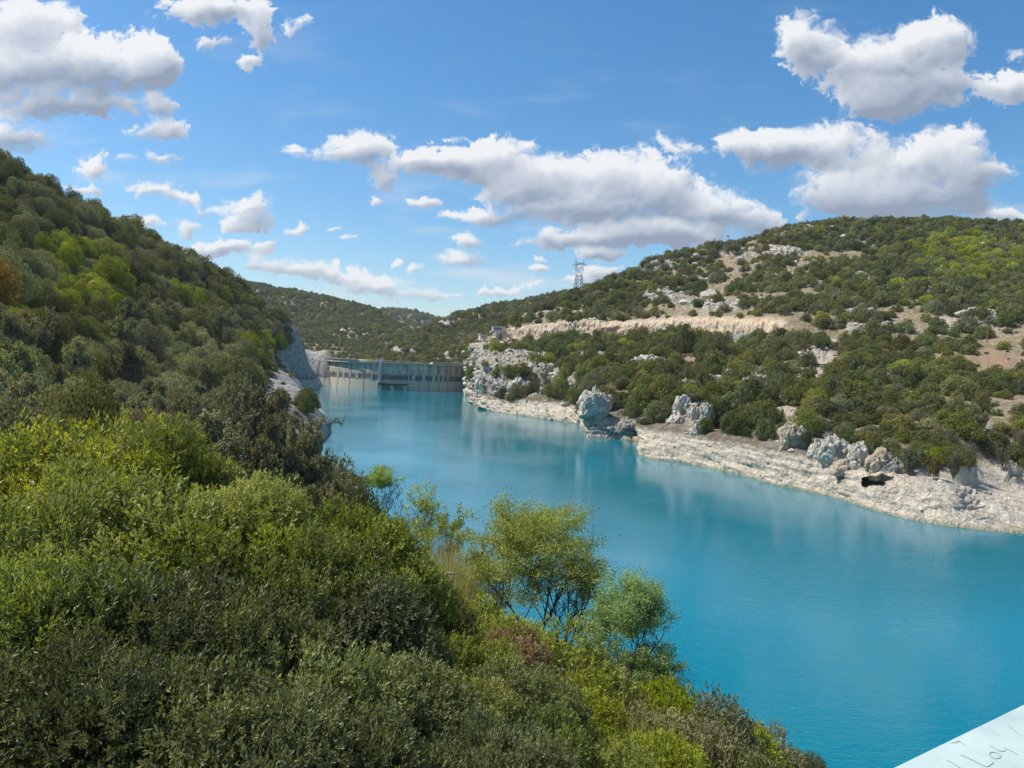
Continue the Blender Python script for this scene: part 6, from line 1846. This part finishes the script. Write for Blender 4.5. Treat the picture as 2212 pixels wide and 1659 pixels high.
# ------------------------------------------------------------------ limestone outcrops
def ico(sub):
    bm = bmesh.new(); bmesh.ops.create_icosphere(bm, subdivisions=sub, radius=1)
    v = np.array([x.co[:] for x in bm.verts]); f = np.array([[q.index for q in p.verts] for p in bm.faces]); bm.free()
    return v, f
ICO4, ICO3 = ico(5), ico(3)
def rock_shape(seed, sc, base=ICO4, fl=1.0):
    v, f = base
    rng = np.random.default_rng(seed)
    o = rng.uniform(0, 50, 3)
    sc = np.array(sc, float)
    # blocky: push towards a superellipsoid, then cut by faces
    b = v / (np.sum(np.abs(v) ** 3.2, axis=1, keepdims=True) ** (1 / 3.2))
    w = b * sc
    for _ in range(9):
        n = unit(rng.normal(size=3) * np.array([1, 1, .8])); d = (w / sc) @ n
        c = rng.uniform(.72, .95); ex = np.maximum(0, d - c)
        w = w - (ex[:, None] * n * sc) * .85
    m = float(np.mean(sc[:2]))
    # jagged skyline
    jag = fbm(np.stack([w[:, 0] / m * 2.2, w[:, 1] / m * 2.2, 0 * w[:, 0]], 1) + o, 3)
    w[:, 2] += np.maximum(w[:, 2], 0) * (.75 * jag - .12)
    # joints: cells stretched upright, each block set forward or back, grooves between
    cells = rng.uniform(-1.15, 1.15, (30, 3)) * sc
    q = w + np.stack([fbm(w / m * 1.4 + o, 3), fbm(w / m * 1.4 + o + 7, 3), fbm(w / m * 1.4 + o + 13, 3)], 1) * m * .30
    dd_ = np.sqrt((((q[:, None] - cells[None]) * np.array([1, 1, .62])) ** 2).sum(-1))
    s2 = np.sort(dd_, 1)[:, :2]; who = np.argmin(dd_, 1)
    groove = smooth(.16 * m, 0, s2[:, 1] - s2[:, 0]); push = rng.uniform(-.14, .14, 30)[who]
    n1 = fbm(w / m * np.array([1.9, 1.9, .6]) + o, 5, billow=True); n2 = fbm(w / m * 4.5 + o + 9, 5, gain=.6, billow=True); n3 = fbm(w / m * .9 + o + 3, 3)
    w = w + unit(v * np.array([1, 1, .5])) * (m * (.16 * fl * n1 + .07 * n2 + .22 * n3 + push - .12 * groove))[:, None]
    return w, f
ROCKS = [  # x, top, foot, width, material, name, label
 (1290,826,908,48,'rock','rock_tower','tall rounded white limestone tower at the notch in the shore'),(1312,845,890,30,'rock','rock','pale rock leaning on the back of the white tower'),
 (1480,852,905,36,'rock','rock_tower','white split rock standing beside the big oak mass'),(1500,872,912,24,'rock','rock','grey block with a dark hollow behind the split white rock'),(1525,866,930,26,'rock','rock','slim white rock between the split rock and the big oak'),(1462,893,920,34,'rock','rock','squat white block at the foot of the split rock'),(1510,905,938,30,'rock','rock','low white rock under the slim one by the shore'),
 (1770,948,998,46,'rock','cliff_rock','white fluted cliff above the shore, first from the bare trees'),(1812,940,1006,58,'rock','cliff_rock','broad white fluted cliff above the shore cave'),(1858,948,1012,44,'rock','cliff_rock','grey fluted cliff with a dark recess right of the broad one'),(1900,965,1020,50,'rock_yellow','cliff_rock','ochre streaked cliff end directly above the cave'),(1940,985,1025,52,'rock_shade','cliff_rock','low shaded rock at the end of the cliff by the bare trees'),(1838,995,1018,60,'rock_yellow','rock','rounded ledge under the fluted cliff'),(1918,1050,1058,12,'rock_yellow','rock','rounded boulder lying inside the cave mouth'),
 (1716,905,978,50,'rock_yellow','rock_buttress','cream coloured rock buttress at the foot of the pale gully'),
 (1044,800,856,24,'rock','cliff_rock','white cliff knob just above the shore beside the dam'),(1118,812,850,34,'rock','rock','broken white rock among the abutment shrubs'),(1150,775,800,40,'rock','rock','white boulder slope under the road cutting'),(1192,782,815,40,'rock_yellow','rock','tawny boulder right of the white boulder slope'),(1215,812,832,28,'rock','rock','small white rock beside the bright pine'),
 (1395,766,800,56,'rock','rock','grey white outcrop below the road, left of the brown slide'),(1425,785,806,36,'rock','rock','low white outcrop beside the brown slide'),(1602,800,824,60,'rock','rock','scattered white outcrop above the big oak'),(1560,812,832,34,'rock','rock','pale spike of rock above the oak mass'),(1655,812,830,36,'rock','rock','white rock at the edge of the pale gully'),
 (1790,915,932,34,'rock','rock','small white rocks above the fluted cliff'),(1375,905,928,70,'rock_shade','rock','dark stained rock over the shaded notch wall'),(1975,868,886,40,'rock','rock','flat white rock among the oaks of the lower slope'),(1330,912,940,40,'rock_shade','rock','grey undercut rock beside the notch'),
 (2110,676,690,60,'rock','rock_slab','pale stepped slab on the upper slope'),(1880,700,712,40,'rock','rock_slab','white slab above the cream wall'),(1640,640,650,40,'rock','rock_slab','flat pale slab in the stony clearing'),(1860,598,606,50,'rock','rock_slab','long pale slab on the upper clearing'),(1990,655,664,44,'rock','rock_slab','pale slab left of the stepped one'),(1700,505,512,40,'rock','rock_slab','white slab just under the crest'),
 (1545,800,815,40,'rock','rock','white rock under the two road oaks'),
]
HR = np.random.default_rng(77)
for k, (x, yt, yb, w, m, nm, lab) in enumerate(ROCKS):
    g = hit_r(x, yb); mpx = g[1] / F * K
    rx = w * mpx * .5; top = at(x, yt, g[1] + rx * .4); h = max(top[2] - g[2], rx * .35)
    h *= .84; sc = (rx * 1.18, rx * HR.uniform(.6, .9), (h + 1.6) * .52)
    v, f = rock_shape(900 + k, sc, ICO4 if w > 40 else ico(4))
    me = mesh_arrays(nm, v, f, [MAT[m]], None, False)
    o = link(nm, me); o.location = (g[0], g[1] + rx * .35, g[2] - 1.6 + sc[2] * .96)
    tag(o, lab, 'rock', 'limestone outcrops on the rocky bank')
# blocks of the strata under the crest
ST = [(1412,581),(1428,577),(1444,573),(1459,571),(1474,567),(1489,564),(1503,562),(1519,560),(1535,556),(1450,583),(1468,580),(1486,577),(1505,574),(1600,553),(1614,552),(1628,552),(1642,551),(1657,550),(1671,549),(1685,549),(1698,548),(1580,566),(1600,568)]
for k, (x, y) in enumerate(ST):
    g = hit_r(x, y); mpx = g[1] / F * K
    v, f = rock_shape(1000 + k, (8.0 * mpx, 5 * mpx, 5.0 * mpx), ICO3, .6)
    o = link('strata_block', mesh_arrays('strata_block', v, f, [MAT['rock']], None, False)); o.location = (g[0], g[1], g[2] + 2.2 * mpx); o.rotation_euler = (0, 0, HR.uniform(-.3, .3))
    side = 'upper ledge' if k < 9 else 'lower ledge' if k < 13 else 'long ledge' if k < 21 else 'boulder shelf'
    kk = k if k < 9 else k - 9 if k < 13 else k - 13 if k < 21 else k - 21
    tag(o, f"grey block of the {side} below the crest, {['first','second','third','fourth','fifth','sixth','seventh','eighth','ninth'][kk]} from the pylon side", 'rock', 'blocks of the white strata')
# rock faces on the wooded side
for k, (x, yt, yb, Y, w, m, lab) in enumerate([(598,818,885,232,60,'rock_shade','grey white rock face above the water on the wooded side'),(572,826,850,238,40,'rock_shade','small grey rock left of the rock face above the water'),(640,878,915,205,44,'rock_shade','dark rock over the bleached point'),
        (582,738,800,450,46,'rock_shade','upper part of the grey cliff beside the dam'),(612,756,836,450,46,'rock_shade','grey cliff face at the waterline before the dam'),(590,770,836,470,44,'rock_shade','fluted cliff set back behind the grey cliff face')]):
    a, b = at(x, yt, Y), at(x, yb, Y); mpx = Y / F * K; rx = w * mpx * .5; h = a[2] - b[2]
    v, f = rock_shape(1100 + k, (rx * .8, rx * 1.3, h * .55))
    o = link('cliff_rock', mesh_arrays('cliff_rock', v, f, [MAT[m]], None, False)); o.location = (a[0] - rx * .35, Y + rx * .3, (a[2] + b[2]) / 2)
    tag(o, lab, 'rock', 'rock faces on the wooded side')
# loose stones, one mass
sid = sample(ca * (ROCKM[:-1, :-1] * 1.6 + SCREEM[:-1, :-1] + .9 * SOILM[:-1, :-1] * (py > 1000) + .22 * smooth(.9, 1.0, rw) * smooth(3.1, 2.8, rw) + .04 * (rw > 8) * (rw < 11.5)) * (px < 2330) * (rw < 11.9) * (1 - CUTM[:-1, :-1]) * (1 - ROADM[:-1, :-1]), 5200)
sp_ = cc.reshape(-1, 3)[sid]
ss = np.random.default_rng(3).lognormal(-.75, .55, len(sid)) * np.clip(sp_[:, 1] / 250, .5, 1.8)
stones = []
for k in range(4):
    v, f = rock_shape(1200 + k, (1, .8, .6), ico(2), .5); stones.append((mesh_arrays('stone', v, f, [MAT['rock']]), MAT['rock'] if k else MAT['rock_yellow']))
instancer('stones', 'loose pale stones scattered over the rocky bank', sp_, np.stack([ss, ss, ss * .9], 1), HR.uniform(0, 6.28, len(ss)), HR.integers(0, 4, len(ss)), stones)

# ------------------------------------------------------------------ driftwood and dead branches
g = hit_r(2100, 1122) + np.array([0, -.6, .45])
mb = MB(); mb.tube((-1.8, 0, .1), (0, .1, .22), .15, .13, 8); mb.tube((0, .1, .22), (1.9, .1, .42), .13, .07, 8); mb.tube((.3, .1, .25), (1.1, -.3, .34), .05, .03, 6)
o = mb.build('driftwood_log', MAT['wood'], None, False, tuple(g)); o.rotation_euler = (0, 0, .5); tag(o, 'grey driftwood log lying on the white shore near the cove', 'log')
def twig_thing(name, pts, r, lab, m, extra=3, seed=0):
    rng = np.random.default_rng(seed)
    base = pts[0]; segs = []
    for i, (a, b) in enumerate(zip(pts[:-1], pts[1:])):
        f = 1 - i / len(pts); segs.append((a - base, b - base, r * f, r * (f - .7 / len(pts)), 2))
        for _ in range(extra):
            s = a + (b - a) * rng.random() - base; segs.append((s, s + rng.normal(size=3) * np.linalg.norm(b - a) * .45, r * f * .45, r * .12, 3))
    o = link(name, tubes_mesh(name, m, segs), None, tuple(base)); return tag(o, lab, 'dead branch')
twig_thing('dead_branch', [at(541, 1050, 13.2), at(538, 1038, 13.3), at(534, 1030, 13.3), at(529, 1019, 13.4)], .022, 'thin pale bare branch sticking up from the bush mass before the copse', MAT['bark_grey'], 1, 1)
A0 = np.array([-44.5, 186.5, 3.0])
for k in range(3):
    twig_thing('dead_branch', [A0 + np.array([0, k * 2 - 1, 0]), A0 + np.array([1.6, k * 2 - 1, .4 + k * .5]), A0 + np.array([2.8, k * 2.3 - 1, .9 - k * .7]), A0 + np.array([3.8, k * 2.6 - 1, .4 + k])], .14, ['dead branch hanging over the water from the bleached point, lowest', 'dead branch over the water at the bleached point, middle one', 'dead branch over the water at the bleached point, topmost'][k], MAT['bark'], 4, 5 + k)
for k, (x0, y0, x1, y1) in enumerate([(912, 1243, 960, 1240), (940, 1258, 990, 1238), (920, 1250, 975, 1262)]):
    a, b = at(x0, y0, 24), at(x1, y1, 23.5); mid = (a + b) / 2 + np.array([0, 0, .12])
    twig_thing('dead_branch', [a, mid, b], .05, ['grey fallen branch on the bank beside the golden poplar, upper one', 'grey fallen branch crossing another beside the golden poplar', 'lowest grey fallen branch on the bank beside the golden poplar'][k], MAT['bark_grey'], 3, 11 + k)

# ------------------------------------------------------------------ bridge parapet with scratched letters
ZP = CAM[2] - .46
E0, E1 = on_z(1945, 1659, ZP), on_z(2212, 1528, ZP)
pd = unit(E1 - E0); pn_ = np.array([pd[1], -pd[0], 0])                  # towards the walker
if pn_ @ (on_z(2212, 1659, ZP) - E0) < 0: pn_ = -pn_
need = pn_ @ (on_z(2212, 1659, ZP) - E0)
PW = max(.34, need + .12)
def paint_mat():
    m, nt, b = new_mat('pale_painted_steel')
    p = geo_pos(nt)
    n = noise_tex(nt, 9, 5, .6, p); n2 = noise_tex(nt, 60, 3, .6, p); n3 = noise_tex(nt, 1.0, 4, .6, mapping(nt, p, (30, 5, 5)))
    c = ramp_node(nt, n.outputs[0], [(.3, (.36, .46, .445)), (.55, (.45, .555, .53)), (.75, (.51, .61, .585))])
    c = mix_col(nt, math_node(nt, 'MULTIPLY', ramp_node(nt, n3.outputs[0], [(.62, (0, 0, 0)), (.72, (1, 1, 1))]), .3), c, (.36, .42, .41))
    nt.links.new(c, b.inputs['Base Color']); b.inputs['Roughness'].default_value = .45
    bump(nt, n2.outputs[0], .08, .01, b)
    return m
MAT['parapet'] = paint_mat()
o0 = E0 - pd * .0
par = empty('bridge_parapet', tuple(E0), math.atan2(pd[1], pd[0]), 'pale blue white painted top of the bridge parapet with scratched writing', 'parapet')
sgn = 1 if np.array([-pd[1], pd[0], 0]) @ pn_ > 0 else -1
bm = bmesh.new(); bmesh.ops.create_cube(bm, size=1)
for v in bm.verts: v.co = Vector((v.co.x * 44 + 6, v.co.y * (PW + .012) + sgn * (PW / 2 - .006), v.co.z * .14 - .07))
bmesh.ops.bevel(bm, geom=[e for e in bm.edges if abs((e.verts[0].co - e.verts[1].co).x) > 1], offset=.008, segments=3, affect='EDGES')
me = bpy.data.meshes.new('top_rail'); bm.to_mesh(me); bm.free(); me.materials.append(MAT['parapet']); link('top_rail', me, par)
for k in range(-8, 15):
    if abs(k) < 60: MB().box((k * 1.9 + .6, sgn * PW / 2, -.62), (.10, .10, .96)).build('post', MAT['parapet'], par)
MB().box((6, sgn * PW / 2, -.62), (44, .03, .05)).build('lower_rail', MAT['parapet'], par)
MAT['scratch'] = plain('scratched_paint', (.30, .36, .35), .8, .2, 30)
PM = Matrix.Translation(Vector(E0)) @ Matrix.Rotation(math.atan2(pd[1], pd[0]), 4, 'Z')
PMi = PM.inverted()
def scratch(name, pts4000, w):
    P = [PMi @ Vector(on_z(x * 2212 / 4000, y * 2212 / 4000, ZP + .0004)) for x, y in pts4000]
    V, Q = [], []
    for i, p in enumerate(P):
        d = (P[min(i + 1, len(P) - 1)] - P[max(i - 1, 0)]); d.z = 0; d.normalize(); s = Vector((-d.y, d.x, 0)) * w / 2
        V += [p - s, p + s, p + s + Vector((0, 0, .0003)), p - s + Vector((0, 0, .0003))]
    for i in range(len(P) - 1):
        a, b = 4 * i, 4 * i + 4
        Q += [(a, b, b + 1, a + 1), (a + 1, b + 1, b + 2, a + 2), (a + 2, b + 2, b + 3, a + 3), (a + 3, b + 3, b, a)]
    e = 4 * len(P) - 4
    Q += [(0, 1, 2, 3), (e + 3, e + 2, e + 1, e)]
    link(name, mesh_arrays(name, V, np.array(Q), [MAT['scratch']]), par)
def zz(x, y): return (3450 + x * .24864, 2650 + y * .24864)
scratch('letter', [zz(1215, 1198), zz(1300, 1235), zz(1400, 1282), zz(1500, 1335), zz(1600, 1378), zz(1650, 1384), zz(1700, 1345), zz(1735, 1315)], .0010)          # L
scratch('letter', [zz(1755 + 88 * math.cos(a) * .98 - 12 * math.sin(a), 1208 + 46 * math.sin(a) + 22 * math.cos(a)) for a in np.linspace(0, 2 * math.pi, 21)], .0011)   # o
scratch('letter', [zz(1678, 1055), zz(1745, 1092), zz(1815, 1138), zz(1870, 1146), zz(1925, 1130)], .0011)                                                         # y, first stroke
scratch('letter', [zz(1890, 1092), zz(1960, 1120), zz(2040, 1155), zz(2110, 1195)], .0010)                                                                          # y, tail
scratch('scratch_mark', [zz(1003, 1283), zz(1080, 1325), zz(1150, 1372), zz(1225, 1412)], .0011)
scratch('scratch_mark', [zz(1970, 735), zz(2020, 785), zz(2090, 840), zz(2150, 892)], .0007)
scratch('scratch_mark', [zz(1160, 985), zz(1225, 1000), zz(1290, 1060)], .0007)
scratch('scratch_mark', [zz(1060, 1015), zz(1130, 1008), zz(1200, 985)], .0006)
# deck behind the parapet
dk = empty('bridge_deck', tuple(E0), math.atan2(pd[1], pd[0]))
tag(dk, 'concrete deck of the bridge the parapet stands on', kind='structure')
MB().box((6, sgn * 3.6, -1.35), (46, 7.4, .5)).build('deck_slab', MAT['concrete'], dk)

# ------------------------------------------------------------------ thin haze over the valley
hm, hnt, hb = new_mat('haze')
hnt.nodes.remove(hb)
pv = hnt.nodes.new('ShaderNodeVolumePrincipled'); pv.inputs['Color'].default_value = (.78, .90, 1.0, 1); pv.inputs['Density'].default_value = .00008; pv.inputs['Anisotropy'].default_value = .2
hnt.links.new(pv.outputs[0], hnt.nodes['Material Output'].inputs['Volume'])
hz_ = MB().box((0, 100, 119.5), (5400, 5600, 281)).build('haze', hm)
tag(hz_, 'thin blue haze over the valley', kind='stuff')
